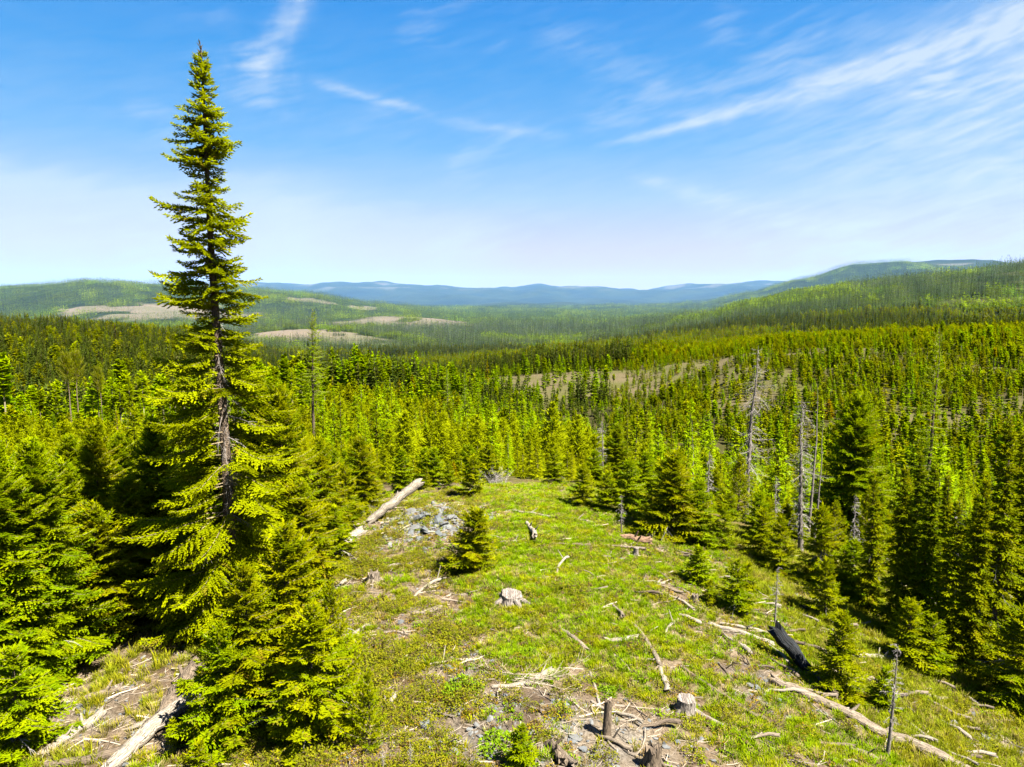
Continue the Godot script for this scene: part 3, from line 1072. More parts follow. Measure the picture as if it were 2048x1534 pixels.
# ---------------------------------------------------------------- the tall spruce
const SPREAD := [[0.0, 2.15], [2.4, 2.2], [3.7, 2.1], [5.0, 1.95], [6.0, 1.65], [6.6, 1.45], [7.5, 1.2], [8.3, 0.95], [8.9, 1.35], [9.3, 1.25], [9.6, 0.95], [10.5, 1.2], [10.9, 0.95], [11.6, 0.45], [12.0, 0.7], [12.6, 0.78], [13.3, 0.55], [13.9, 0.32], [14.3, 0.26], [14.9, 0.08]]

func tall_spruce() -> void:
	var rng := RandomNumberGenerator.new()
	rng.seed = 77
	var base := Vector3(-7.38, ground(-7.38, -17.8), -17.8)
	var h := 14.05 - base.y
	var root := thing("spruce_tree", "tall lone spruce rising far above the skyline, dead grey twigs along its trunk", "spruce tree")
	root.position = base
	var pts := PackedVector3Array()
	var rad := PackedFloat32Array()
	for i in 17:
		var t := i / 16.0
		pts.append(Vector3(0.05 * sin(t * 7.0) - 0.12 * t * t, h * t - (0.25 if i == 0 else 0.0), 0.04 * cos(t * 5.0)))
		rad.append((0.155 * pow(1.0 - t, 0.8) + 0.012) * (1.4 if i == 0 else 1.0))
	put_mesh("trunk", limb(pts, rad, 10, 0.08, 5, 0.0, true), bark_mat, root)
	var live := []
	for c in hero_boughs.size():
		var l := []
		for m in 3:
			l.append([soup_mesh(hero_boughs[c][m][1], twig_mat), soup_mesh(hero_boughs[c][m][0], leaf_mat)])
		live.append(l)
	var dead := []
	for c in dead_boughs.size():
		var l := []
		for m in 3:
			l.append(soup_mesh(dead_boughs[c][m], twig_mat))
		dead.append(l)
	var y := 0.4
	var n := 0
	var fold := FastNoiseLite.new()
	fold.seed = 3
	fold.frequency = 0.55
	while y < h - 0.12:
		var t := y / h
		var w := 0.1
		for k in SPREAD.size() - 1:
			if y >= SPREAD[k][0] * h / 14.9 and y <= SPREAD[k + 1][0] * h / 14.9:
				w = lerpf(SPREAD[k][1], SPREAD[k + 1][1], (y - SPREAD[k][0] * h / 14.9) / ((SPREAD[k + 1][0] - SPREAD[k][0]) * h / 14.9))
		var count := 7 if t < 0.6 else 6
		var phase := rng.randf() * TAU
		for k in count:
			var az := phase + TAU * k / count + rng.randf_range(-0.35, 0.35)
			# turned to the open side, south-east, the old boughs below have died
			var open := smoothstep(0.85, 0.3, absf(wrapf(az + 0.95, -PI, PI))) * smoothstep(0.08, 0.16, t) * smoothstep(0.62, 0.5, t)
			var at := Vector3(0.05 * sin(t * 7.0) - 0.12 * t * t, y + rng.randf_range(-0.12, 0.12), 0.04 * cos(t * 5.0))
			var l := w * rng.randf_range(0.6, 1.12) * (1.0 + 0.10 * cos(az - PI)) * (1.0 + 0.40 * fold.get_noise_3d(cos(az) * 1.6, y * 1.5, sin(az) * 1.6))
			if rng.randf() < open * 0.85:
				l *= rng.randf_range(0.25, 0.6)
				var c := bough_class(l)
				var d := put_mesh("dead_branch", dead[c][rng.randi_range(0, 2)], null, root)
				d.transform = aim(at, az, rng.randf_range(-0.7, 0.1), clampf(l / BOUGH[c], 0.5, 1.6), rng.randf() * 0.8)
				continue
			var rise := lerpf(-0.30, 0.06, smoothstep(0.0, 0.6, t)) + lerpf(0.0, 0.5, smoothstep(0.86, 1.0, t)) + rng.randf_range(-0.24, 0.26)
			var c := bough_class(l)
			var m := rng.randi_range(0, 2)
			var b := put_mesh("branch", live[c][m][0], null, root)
			b.transform = aim(at, az, rise, clampf(l / BOUGH[c], 0.6, 1.45), rng.randf_range(-0.45, 0.45))
			put_mesh("foliage", live[c][m][1], null, b)
			n += 1
		y += lerpf(0.235, 0.18, t) * rng.randf_range(0.75, 1.3) * (1.0 if t < 0.8 else 0.8)
	var top := Soup.new()
	for k in 14:
		top.shoot(Vector3(-0.12, h - 0.34 + 0.03 * k, 0), Vector3(rng.randf_range(-0.6, 0.6), 0.9, rng.randf_range(-0.6, 0.6)).normalized() * 0.13, 0.018, Color(0.10, 0.075, 0.012), Color(0.14, 0.10, 0.02))
	put_mesh("leader", soup_mesh(top, leaf_mat), null, root)

# ---------------------------------------------------------------- trees one can tell apart
const KIND_NAME := {"fir": "fir_tree", "spire": "spruce_tree", "larch": "larch_tree", "pine": "pine_tree", "tall": "pine_tree", "sap": "fir_sapling", "snag": "dead_tree", "pole": "dead_tree", "dark": "spruce_tree"}
const KIND_WORDS := {"fir": "young fir", "spire": "narrow spruce", "larch": "larch", "pine": "bushy pine", "tall": "bare-trunked pine", "sap": "fir sapling", "snag": "dead grey tree", "pole": "dead bare pole", "dark": "dark spruce"}
const ORDINAL := ["first", "second", "third", "fourth", "fifth", "sixth", "seventh", "eighth", "ninth", "tenth", "eleventh", "twelfth", "thirteenth", "fourteenth", "fifteenth", "sixteenth", "seventeenth", "eighteenth", "nineteenth", "twentieth"]
const CATEGORY := {"fir_tree": "fir tree", "spruce_tree": "spruce tree", "larch_tree": "larch tree", "pine_tree": "pine tree", "fir_sapling": "sapling", "dead_tree": "dead tree"}

# zone, kind, x, z, height: where each stands
const STANDING := [
	["L", "fir", -11.45, -16.50, 5.79],
	["L", "fir", -13.41, -22.00, 5.50],
	["L", "fir", -11.87, -15.50, 6.04],
	["L", "fir", -10.94, -19.50, 3.95],
	["L", "fir", -12.85, -19.50, 4.72],
	["L", "fir", -10.57, -20.50, 5.54],
	["L", "fir", -14.69, -20.00, 5.38],
	["L", "fir", -14.84, -18.00, 5.77],
	["L", "fir", -14.81, -26.00, 4.74],
	["L", "fir", -18.84, -27.00, 4.87],
	["L", "fir", -21.27, -33.00, 4.75],
	["L", "fir", -23.31, -31.00, 5.00],
	["L", "fir", -15.61, -30.00, 4.50],
	["L", "fir", -9.49, -12.60, 2.17],
	["L", "fir", -10.99, -18.00, 3.62],
	["B", "fir", -10.92, -24.00, 4.97],
	["B", "fir", -7.12, -21.50, 5.93],
	["B", "fir", -6.50, -23.50, 3.80],
	["B", "fir", -8.33, -22.50, 6.60],
	["B", "fir", -6.00, -19.50, 3.36],
	["B", "fir", -6.02, -28.00, 3.25],
	["B", "fir", -5.75, -22.00, 1.77],
	["B", "fir", -5.49, -34.00, 2.16],
	["B", "fir", -4.59, -37.00, 1.78],
	["B", "fir", -1.71, -30.00, 1.74],
	["B", "fir", -3.01, -33.00, 1.30],
	["B", "fir", 2.05, -33.00, 1.54],
	["B", "fir", -6.04, -25.00, 2.55],
	["F", "fir", -4.74, -14.30, 3.52],
	["F", "fir", -5.28, -13.20, 3.26],
	["F", "pine", -3.45, -13.00, 2.68],
	["F", "fir", -3.78, -12.40, 2.58],
	["F", "fir", -5.54, -12.60, 2.31],
	["F", "sap", -5.43, -11.40, 0.67],
	["F", "sap", -6.36, -12.40, 0.50],
	["F", "sap", 0.18, -11.30, 0.79],
	["F", "pine", -2.60, -12.00, 1.43],
	["M", "fir", -1.11, -20.42, 1.78],
	["E", "fir", 2.90, -28.27, 1.72],
	["E", "fir", 3.77, -27.49, 1.58],
	["E", "fir", 4.63, -27.48, 2.25],
	["E", "fir", 5.99, -31.00, 2.33],
	["E", "fir", 5.88, -25.41, 3.22],
	["E", "fir", 6.96, -25.81, 2.38],
	["E", "fir", 7.71, -32.00, 2.79],
	["E", "fir", 7.90, -25.57, 1.64],
	["E", "fir", 9.30, -25.50, 1.93],
	["E", "fir", 9.69, -24.45, 2.12],
	["E", "sap", 5.75, -21.00, 1.17],
	["E", "fir", 6.49, -19.42, 1.55],
	["E", "sap", 7.54, -21.80, 0.84],
	["E", "sap", 5.74, -19.58, 0.66],
	["E", "fir", 9.61, -20.68, 1.91],
	["E", "fir", 7.95, -16.07, 1.99],
	["E", "sap", 8.77, -15.70, 1.03],
	["R", "fir", 13.02, -31.00, 1.41],
	["R", "fir", 11.05, -24.22, 3.00],
	["R", "fir", 11.77, -23.53, 2.22],
	["R", "spire", 12.00, -22.59, 4.72],
	["R", "spire", 12.12, -21.19, 5.43],
	["R", "spire", 12.55, -20.82, 5.78],
	["R", "spire", 14.95, -24.50, 4.05],
	["R", "spire", 12.84, -19.94, 4.98],
	["R", "spire", 13.39, -19.73, 5.81],
	["R", "spire", 14.34, -20.09, 7.96],
	["R", "spire", 15.70, -21.00, 7.13],
	["R", "fir", 13.69, -17.85, 3.07],
	["R", "fir", 11.14, -18.89, 1.92],
	["R", "fir", 11.83, -18.83, 1.67],
	["R", "spire", 15.80, -21.00, 5.93],
	["R", "spire", 17.23, -22.00, 7.40],
	["R", "fir", 18.67, -38.00, 9.87],
	["R", "spire", 18.40, -29.00, 5.28],
	["R", "spire", 21.07, -29.00, 8.19],
	["R", "spire", 16.80, -31.00, 3.67],
	["R", "spire", 18.36, -27.00, 4.98],
	["R", "spire", 19.55, -33.00, 6.50],
	["R", "fir", 10.45, -33.00, 1.38],
	["R", "fir", 6.58, -43.00, 4.21],
	["R", "larch", 36.93, -62.00, 23.44],
	["T", "larch", -24.75, -87.00, 19.35],
	["T", "tall", -81.04, -128.00, 16.60],
	["T", "tall", -81.42, -131.00, 17.32],
	["T", "tall", -78.34, -133.00, 14.51],
	["T", "larch", -13.44, -150.00, 14.86],
	["T", "larch", -10.57, -158.00, 14.80],
	["S", "snag", 12.61, -37.00, 9.86],
	["S", "snag", 12.23, -28.83, 6.60],
	["S", "pole", 13.85, -32.00, 7.60],
	["S", "pole", 14.60, -33.00, 6.50],
	["S", "snag", 9.40, -33.00, 3.12],
	["S", "pole", 15.75, -60.00, 9.00],
	["S", "snag", 4.99, -38.00, 3.75],
	["S", "snag", 13.87, -36.00, 3.30],
	["S", "snag", 7.86, -13.76, 2.52],
	["S", "snag", 7.44, -19.04, 1.79],
	["S", "snag", 3.99, -24.88, 1.48],
	["S", "pole", -17.28, -24.00, 10.45],
	["S", "snag", 14.08, -28.00, 3.41],
	["S", "snag", 19.46, -30.00, 4.49],
	["S", "snag", -2.19, -11.18, 0.59],
	["S", "snag", -1.74, -11.28, 0.64],
]
const ZONE_WORDS := {"L": "in the thicket left of the tall spruce", "B": "behind the tall spruce and leaning log", "F": "before the tall spruce's foot", "M": "alone on the grassy spur", "E": "along the far edge of the grassy spur", "R": "in the dark wood right of the spur", "T": "standing above the young woods", "S": "at the spur's wooded edge"}

func size_word(h: float) -> String:
	return "tiny" if h < 1.0 else "small" if h < 2.4 else "middling" if h < 4.5 else "tall" if h < 9.0 else "very tall"

func stand(kind: String, x: float, z: float, h: float, label: String, group: String, protos: Array, rng: RandomNumberGenerator, lean := 0.0) -> void:
	var best := 0
	var off := 1e9
	for i in protos.size():
		var d := absf(log(h / protos[i][2])) + rng.randf() * 0.25
		if d < off:
			off = d
			best = i
	var p: Array = protos[best]
	var called: String = KIND_NAME[kind]
	var o := thing(called, label, CATEGORY[called], group)
	var k: float = h / p[2]
	o.position = Vector3(x, ground(x, z) - 0.04, z)
	var w := k * rng.randf_range(0.85, 1.18) * (1.0 if "alone" in label else 1.0)
	o.transform.basis = Basis(Vector3(0, 0, 1), lean) * Basis(Vector3.UP, rng.randf() * TAU).scaled(Vector3(w, k, w))
	put_mesh("trunk", p[0], grey_mat if kind == "snag" or kind == "pole" else pale_bark_mat if kind == "tall" else bark_mat, o)
	if p[1]:
		put_mesh("crown" if kind != "snag" and kind != "pole" else "bare_branches", p[1], null, o)

func near_trees() -> void:
	var rng := RandomNumberGenerator.new()
	rng.seed = 303
	var rows := {}
	for e in STANDING:
		var key: String = e[0] + e[1]
		if not rows.has(key):
			rows[key] = []
		rows[key].append(e)
	for key in rows:
		var row: Array = rows[key]
		row.sort_custom(func(a, b): return atan2(a[2], -a[3]) < atan2(b[2], -b[3]))
		for i in row.size():
			var e: Array = row[i]
			var kind: String = e[1]
			var words: String = KIND_WORDS[kind]
			var label := "%s %s, %s from the left %s" % [size_word(e[4]), words, ORDINAL[mini(i, 19)], ZONE_WORDS[e[0]]]
			if row.size() == 1:
				label = "%s %s %s" % [size_word(e[4]), words, ZONE_WORDS[e[0]]]
			stand(kind, e[2], e[3], e[4], label, words + "s " + ZONE_WORDS[e[0]], close_kinds["bush" if e[0] == "M" else kind], rng, 0.18 if e[2] < -17.0 and kind == "pole" else rng.randf_range(-0.04, 0.04))

# what grows x, z: [kind, height, spacing-driven chance]
func growth(x: float, z: float, rng: RandomNumberGenerator) -> Array:
	var r := sqrt(x * x + z * z)
	var b := atan2(x, -z)
	var n := mottle.get_noise_2d(x * 0.025, z * 0.025)
	var m := patchy.get_noise_2d(x * 0.06 + 50.0, z * 0.06)
	var u := clampf(0.5 + 0.8 * patchy.get_noise_2d(x * 0.11 + 5.0, z * 0.11) + (rng.randf() - 0.5) * 0.6, 0.0, 0.999)
	if b < -0.26 and r < 1000.0:
		if r < 150.0:
			if u < 0.80: return ["pine", rng.randf_range(2.6, 4.3), 0.97]
			if u < 0.93: return ["fir", rng.randf_range(3.0, 5.5), 0.9]
			return ["larch", rng.randf_range(4.0, 7.0), 0.9]
		if r < 235.0:
			if u < 0.34: return ["tall", rng.randf_range(9.5, 13.5), 0.42]
			if u < 0.62: return ["larch", rng.randf_range(7.0, 11.5), 0.45]
			return ["pine", rng.randf_range(3.0, 5.0), 0.8]
		return ["dark" if u < 0.8 else "pine", rng.randf_range(9.0, 14.0), 0.75]
	if b < 0.14:
		if r < 105.0:
			if u < 0.46: return ["pine", rng.randf_range(2.8, 5.0), 0.9]
			if u < 0.70: return ["fir", rng.randf_range(3.0, 5.0), 0.9]
			if u < 0.86: return ["spire", rng.randf_range(4.0, 6.8), 0.9]
			return ["larch", rng.randf_range(4.5, 8.0), 0.9]
		if r < 240.0:
			var lar := smoothstep(-0.12, 0.02, b) * smoothstep(120.0, 150.0, r) * 0.8 + 0.10 + 0.5 * maxf(n, 0.0)
			if u < lar: return ["larch", rng.randf_range(5.5, 8.5), 0.95]
			if u < lar + 0.09: return ["spire", rng.randf_range(6.0, 9.0), 0.9]
			return ["pine", rng.randf_range(4.0, 6.5), 0.92]
		if r < 330.0:
			if b < -0.05:
				if u < 0.5: return ["larch", rng.randf_range(9.0, 14.0), 0.6]
				return ["tall" if u < 0.65 else "dark", rng.randf_range(8.0, 13.0), 0.6]
			return ["dark" if u < 0.55 else "tall" if u < 0.75 else "larch", rng.randf_range(5.0, 8.0), 0.5]
		if r < 560.0:
			var open := cleared(x, z)
			if open > 0.4: return ["larch" if u < 0.7 else "tall", rng.randf_range(9.0, 15.0), 0.045]
			return ["dark" if u < 0.6 else "larch", rng.randf_range(8.0, 12.0), 0.75]
	elif r < 560.0:
		if r < 130.0:
			if u < 0.36: return ["spire", rng.randf_range(5.0, 9.0), 0.8]
			if u < 0.62: return ["larch", rng.randf_range(5.0, 9.0), 0.8]
			if u < 0.85: return ["fir", rng.randf_range(3.5, 6.0), 0.8]
			return ["pine", rng.randf_range(3.5, 6.0), 0.8]
		if r < 215.0:
			if u < 0.52: return ["larch", rng.randf_range(5.5, 9.0), 0.8]
			if u < 0.80: return ["pine", rng.randf_range(4.5, 7.0), 0.8]
			return ["spire", rng.randf_range(5.0, 9.0), 0.8]
		var open := cleared(x, z)
		var p := lerpf(0.92, 0.17, open)
		if u < 0.54: return ["pine", rng.randf_range(3.0, 7.0), p]
		if u < 0.80: return ["larch", rng.randf_range(4.0, 9.0), p]
		if u < 0.95: return ["spire", rng.randf_range(5.0, 9.5), p]
		return ["tall", rng.randf_range(8.0, 12.0), p * 0.6]
	# the valley: dark old woods and paler young ones in blocks
	var block := -0.22 * smoothstep(900.0, 1800.0, r) + 0.16 * smoothstep(0.10, 0.25, b) * smoothstep(3000.0, 2300.0, r) + mottle.get_noise_2d(x * 0.0042 + 11.0, z * 0.0032) + 0.35 * patchy.get_noise_2d(x * 0.01, z * 0.01)
	var d := 1.0 - cleared(x, z) * 0.94
	var grown := lerpf(1.0, 1.75, smoothstep(1000.0, 2600.0, r))
	if block > 0.12:
		return ["pine" if u < 0.65 else "larch", rng.randf_range(6.0, 9.0) * grown, d]
	if block > -0.05:
		return ["pine" if u < 0.25 else "spire" if u < 0.8 else "larch", rng.randf_range(8.0, 12.0) * grown, d]
	return ["dark" if u < 0.75 else "spire", rng.randf_range(10.0, 16.0) * grown, d]

# the open ground of the spur, where no wood stands
func on_spur(x: float, z: float) -> bool:
	if z > -11.0 and z < 30.0 and absf(x) < 26.0:
		return true
	if x < -16.0:
		return z > -14.0
	if x < -5.6:
		return z > -20.0
	if x < 2.4:
		return z > -31.5
	var edge := -29.0 + (x - 2.4) * 0.55 if x < 10.0 else -24.8 + (x - 10.0) * 1.15 if x < 14.5 else -19.6
	return z > edge - 0.9

func slope_trees() -> void:
	var rng := RandomNumberGenerator.new()
	rng.seed = 909
	var found := {}
	var step := 1.85
	for i in range(-76, 77):
		for j in range(8, 88):
			var x := (i + rng.randf_range(-0.45, 0.45)) * step
			var z := -(j + rng.randf_range(-0.45, 0.45)) * step
			var r := sqrt(x * x + z * z)
			var b := atan2(x, -z)
			var g := growth(x, z, rng)
			if absf(b) > 0.76 or r > 160.0 or on_spur(x, z) or rng.randf() > g[2]:
				continue
			var clear := true
			if r < 70.0:
				for e in STANDING:
					if Vector2(x - e[2], z - e[3]).length() < (0.85 if x < 0.0 else 1.1) + 0.1 * minf(e[4], 6.0):
						clear = false
						break
				if Vector2(x + 7.38, z + 17.8).length() < 3.0:
					clear = false
			if not clear:
				continue
			var h: float = g[1] * rng.randf_range(0.6, 1.3) * (1.0 + 0.5 * mottle.get_noise_2d(x * 0.09 + 90.0, z * 0.09))
			if patchy.get_noise_2d(x * 0.16, z * 0.16) < -0.42:
				continue
			if r < 60.0:
				h *= 0.6
			if r < 60.0 and r > 45.0 and x < 12.0 and g[0] == "spire":
				g[0] = "pine"
			if r < 46.0 and x < 16.0:
				h = minf(h, 2.4 if x < 9.0 else 3.6) * rng.randf_range(0.5, 1.0)
				g[0] = "fir" if rng.randf() < 0.75 else "pine"
			if r < 46.0 and g[0] == "larch":
				g[0] = "fir"
				h = minf(h, 4.5)
			if not found.has(g[0]):
				found[g[0]] = []
			found[g[0]].append([h / r, g[0], x, z, h])
	var many := {}
	var shown := {"fir": 200, "spire": 200, "larch": 230, "pine": 250}
	for kind in found:
		var list: Array = found[kind]
		list.sort_custom(func(a, b): return a[0] > b[0])
		var zones := {}
		for i in list.size():
			var e: Array = list[i]
			if i < shown.get(kind, 0):
				var b := atan2(e[2], -e[3])
				var k := 0 if b < -0.44 else 1 if b < -0.27 else 2 if b < -0.10 else 3 if b < 0.09 else 4 if b < 0.25 else 5 if b < 0.38 else 6 if b < 0.5 else 7
				if not zones.has(k):
					zones[k] = []
				zones[k].append(e)
			else:
				if not many.has(kind):
					many[kind] = []
				many[kind].append(e)
		var where := ["beyond the thicket left of the tall spruce", "behind the tall spruce", "beyond the leaning log", "beyond the end of the spur", "beyond the firs right of the spur's end", "behind the dead grey trees", "behind the dark wood's first spruces", "beyond the dark wood on the right"]
		for k in zones:
			var z: Array = zones[k]
			z.sort_custom(func(a, b): return a[3] > b[3])
			var rows := int(ceil(z.size() / 10.0))
			for q in rows:
				var row: Array = z.slice(q * 10, mini(q * 10 + 10, z.size()))
				row.sort_custom(func(a, b): return atan2(a[2], -a[3]) < atan2(b[2], -b[3]))
				for i in row.size():
					var e: Array = row[i]
					var r := sqrt(e[2] * e[2] + e[3] * e[3])
					var label := "%s, %s from left in row %s, %s" % [KIND_WORDS[kind], ORDINAL[i], ORDINAL[mini(q, 19)], where[k]]
					var close: bool = r < 46.0 and close_kinds.has(kind)
					stand(kind, e[2], e[3], e[4], label, KIND_WORDS[kind] + "s on the slopes below the spur", close_kinds[kind] if close else mid_kinds[kind], rng, rng.randf_range(-0.05, 0.05))
	var names := {"fir": ["fir_wood", "mass of young firs on the slopes below the spur"], "spire": ["spruce_wood", "mass of narrow spruces on the slopes below the spur"], "larch": ["larch_wood", "mass of bright green larches on the slopes below the spur"], "pine": ["pine_wood", "mass of yellowish young pines on the slopes below the spur"], "tall": ["tall_pine_wood", "bare-trunked pines thinly set on the slopes"], "dark": ["dark_wood", "dark spruces on the slopes"]}
	for kind in many:
		var sub := [[], [], [], [], []]
		for e in many[kind]:
			sub[rng.randi_range(0, 4)].append(e)
		for v in 5:
			scatter(names[kind][0], names[kind][1], "woods", mid_full(kind, v), sub[v], MID_H[kind], rng)

func mid_full(kind: String, v: int) -> ArrayMesh:
	var p: Array = mid_kinds[kind][v]
	var am := ArrayMesh.new()
	am.add_surface_from_arrays(Mesh.PRIMITIVE_TRIANGLES, (p[1] as ArrayMesh).surface_get_arrays(0))
	am.surface_set_material(0, leaf_mat)
	var s := Soup.new()
	s.stick(PackedVector3Array([Vector3(0, -0.2, 0), Vector3(0, p[2] * 0.92, 0)]), 0.011 * p[2], 0.003 * p[2], Color(0.19, 0.165, 0.135) if kind == "tall" else Color(0.20, 0.16, 0.13))
	return soup_mesh(s, twig_mat, am)

# many copies as one mass; each entry ends in x, z, height
func scatter(called: String, label: String, category: String, mesh: Mesh, list: Array, unit: float, rng: RandomNumberGenerator) -> void:
	if list.is_empty():
		return
	var mm := MultiMesh.new()
	mm.transform_format = MultiMesh.TRANSFORM_3D
	mm.use_colors = true
	mm.mesh = mesh
	mm.instance_count = list.size()
	for i in list.size():
		var e: Array = list[i]
		var n := e.size()
		var k: float = e[n - 1] / unit
		var w := k * rng.randf_range(0.75, 1.35)
		var x: float = e[n - 3]
		var z: float = e[n - 2]
		mm.set_instance_transform(i, Transform3D(Basis(Vector3.UP, rng.randf() * TAU).scaled(Vector3(w, k, w)), Vector3(x, ground(x, z) - 0.1, z)))
		var t := rng.randf_range(0.68, 1.3)
		mm.set_instance_color(i, Color(t * rng.randf_range(0.9, 1.15), t, t * rng.randf_range(0.8, 1.1)) if rng.randf() > 0.004 else Color(1.2, 0.75, 1.5))
	var o := MultiMeshInstance3D.new()
	o.multimesh = mm
	o.name = numbered(called)
	add_child(o)
	tag(o, label, category, "", "stuff")

func far_forest() -> void:
	var rng := RandomNumberGenerator.new()
	rng.seed = 4242
	# single trees from 160 to 1250 m
	var sub := {}
	var rings := [[155.0, 420.0, 2.9], [420.0, 820.0, 3.9], [820.0, 1300.0, 5.0]]
	for ring in rings:
		var s: float = ring[2]
		var nx := int(ring[1] * 0.70 / s)
		for i in range(-nx, nx + 1):
			for j in range(int(ring[0] * 0.70 / s), int(ring[1] / s) + 1):
				var x := (i + rng.randf_range(-0.48, 0.48)) * s
				var z := -(j + rng.randf_range(-0.48, 0.48)) * s
				var r := sqrt(x * x + z * z)
				if r < ring[0] or r >= ring[1] or absf(x) > -z * 0.92 or r < 160.0:
					continue
				var g := growth(x, z, rng)
				if rng.randf() > g[2] or mottle.get_noise_2d(x * 0.06, z * 0.06) < -0.42:
					continue
				g[1] *= (1.0 + 0.5 * mottle.get_noise_2d(x * 0.05 + 90.0, z * 0.05)) * rng.randf_range(0.72, 1.25)
				var key: String = g[0] + str(rng.randi_range(0, 2))
				if not sub.has(key):
					sub[key] = []
				sub[key].append([x, z, g[1]])
	var words := {"fir": "fir_forest", "spire": "spruce_forest", "larch": "larch_forest", "pine": "pine_forest", "tall": "tall_pine_forest", "dark": "dark_forest"}
	for key in sub:
		var kind: String = key.left(-1)
		scatter(words[kind], "distant %s woods on the hillsides of the valley" % KIND_WORDS[kind], "forest", low_kinds[kind][int(key.right(1))], sub[key], 1.0, rng)
	# beyond that in stands that follow the lie of the land
	for ring in [[1280.0, 2700.0, 26.0, 7, 4, 5.8], [2700.0, 7200.0, 60.0, 5, 4, 9.5]]:
		var s: float = ring[2]
		var r_far: bool = s > 30.0
		var stands := {}
		for kind in ["pine", "larch", "spire", "dark"]:
			var list := []
			for v in 2:
				var soup := Soup.new()
				var unit := []
				for q in 3:
					unit.append(low_tree(kind, 1.0, 40 + q * 3 + v, ring[3], ring[4], false))
				var m := int(s * 1.2 / ring[5])
				for a in m:
					for b in m:
						var h := rng.randf_range(0.75, 1.25) * rng.randf_range(0.7, 1.35) * 1.15
						var wd := h * (1.0 if ring[5] < 6.0 else 1.35)
						var one := Soup.new()
						one.put(unit[rng.randi_range(0, 2)], Transform3D()); one.tinted(Color(1, 1, 1) * rng.randf_range(0.35, 1.5))
						soup.put(one, Transform3D(Basis(Vector3.UP, rng.randf() * TAU).scaled(Vector3(wd, h, wd) * 10.0), Vector3((a + rng.randf() - m * 0.5) * ring[5], 0, (b + rng.randf() - m * 0.5) * ring[5])))
				list.append(soup_mesh(soup, leaf_mat))
			stands[kind] = list
		var got := {}
		var nx := int(ring[1] * 0.70 / s)
		for i in range(-nx, nx + 1):
			for j in range(int(ring[0] * 0.70 / s), int(ring[1] / s) + 1):
				var x := (i + rng.randf_range(-0.4, 0.4)) * s
				var z := -(j + rng.randf_range(-0.4, 0.4)) * s
				var r := sqrt(x * x + z * z)
				if r < ring[0] or r >= ring[1] or absf(x) > -z * 0.92:
					continue
				var g := growth(x, z, rng)
				if rng.randf() > g[2] * 1.1:
					continue
				var key: String = g[0] + str(rng.randi_range(0, 1))
				if not got.has(key):
					got[key] = []
				got[key].append([x, z, g[1]])
		for key in got:
			var kind: String = key.left(-1)
			var list: Array = got[key]
			var mm := MultiMesh.new()
			mm.transform_format = MultiMesh.TRANSFORM_3D
			mm.use_colors = true
			mm.mesh = stands[kind][int(key.right(1))]
			mm.instance_count = list.size()
			for i in list.size():
				var x: float = list[i][0]
				var z: float = list[i][1]
				var e := s * 0.4
				var gx := (ground(x + e, z) - ground(x - e, z)) / (2 * e)
				var gz := (ground(x, z + e) - ground(x, z - e)) / (2 * e)
				var q := rng.randi_range(0, 3) * PI / 2 + rng.randf_range(-0.3, 0.3)
				var dx := Vector3(cos(q), 0, sin(q))
				var dz := Vector3(-sin(q), 0, cos(q))
				dx.y = gx * dx.x + gz * dx.z
				dz.y = gx * dz.x + gz * dz.z
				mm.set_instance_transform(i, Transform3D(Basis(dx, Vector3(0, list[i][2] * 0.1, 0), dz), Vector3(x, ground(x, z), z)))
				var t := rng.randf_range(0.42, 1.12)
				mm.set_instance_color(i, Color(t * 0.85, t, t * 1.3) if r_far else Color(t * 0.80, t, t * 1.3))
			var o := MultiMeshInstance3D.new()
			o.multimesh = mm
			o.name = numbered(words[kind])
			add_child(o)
			tag(o, "far-off %s forest covering the hills and valley floor" % KIND_WORDS[kind], "forest", "", "stuff")

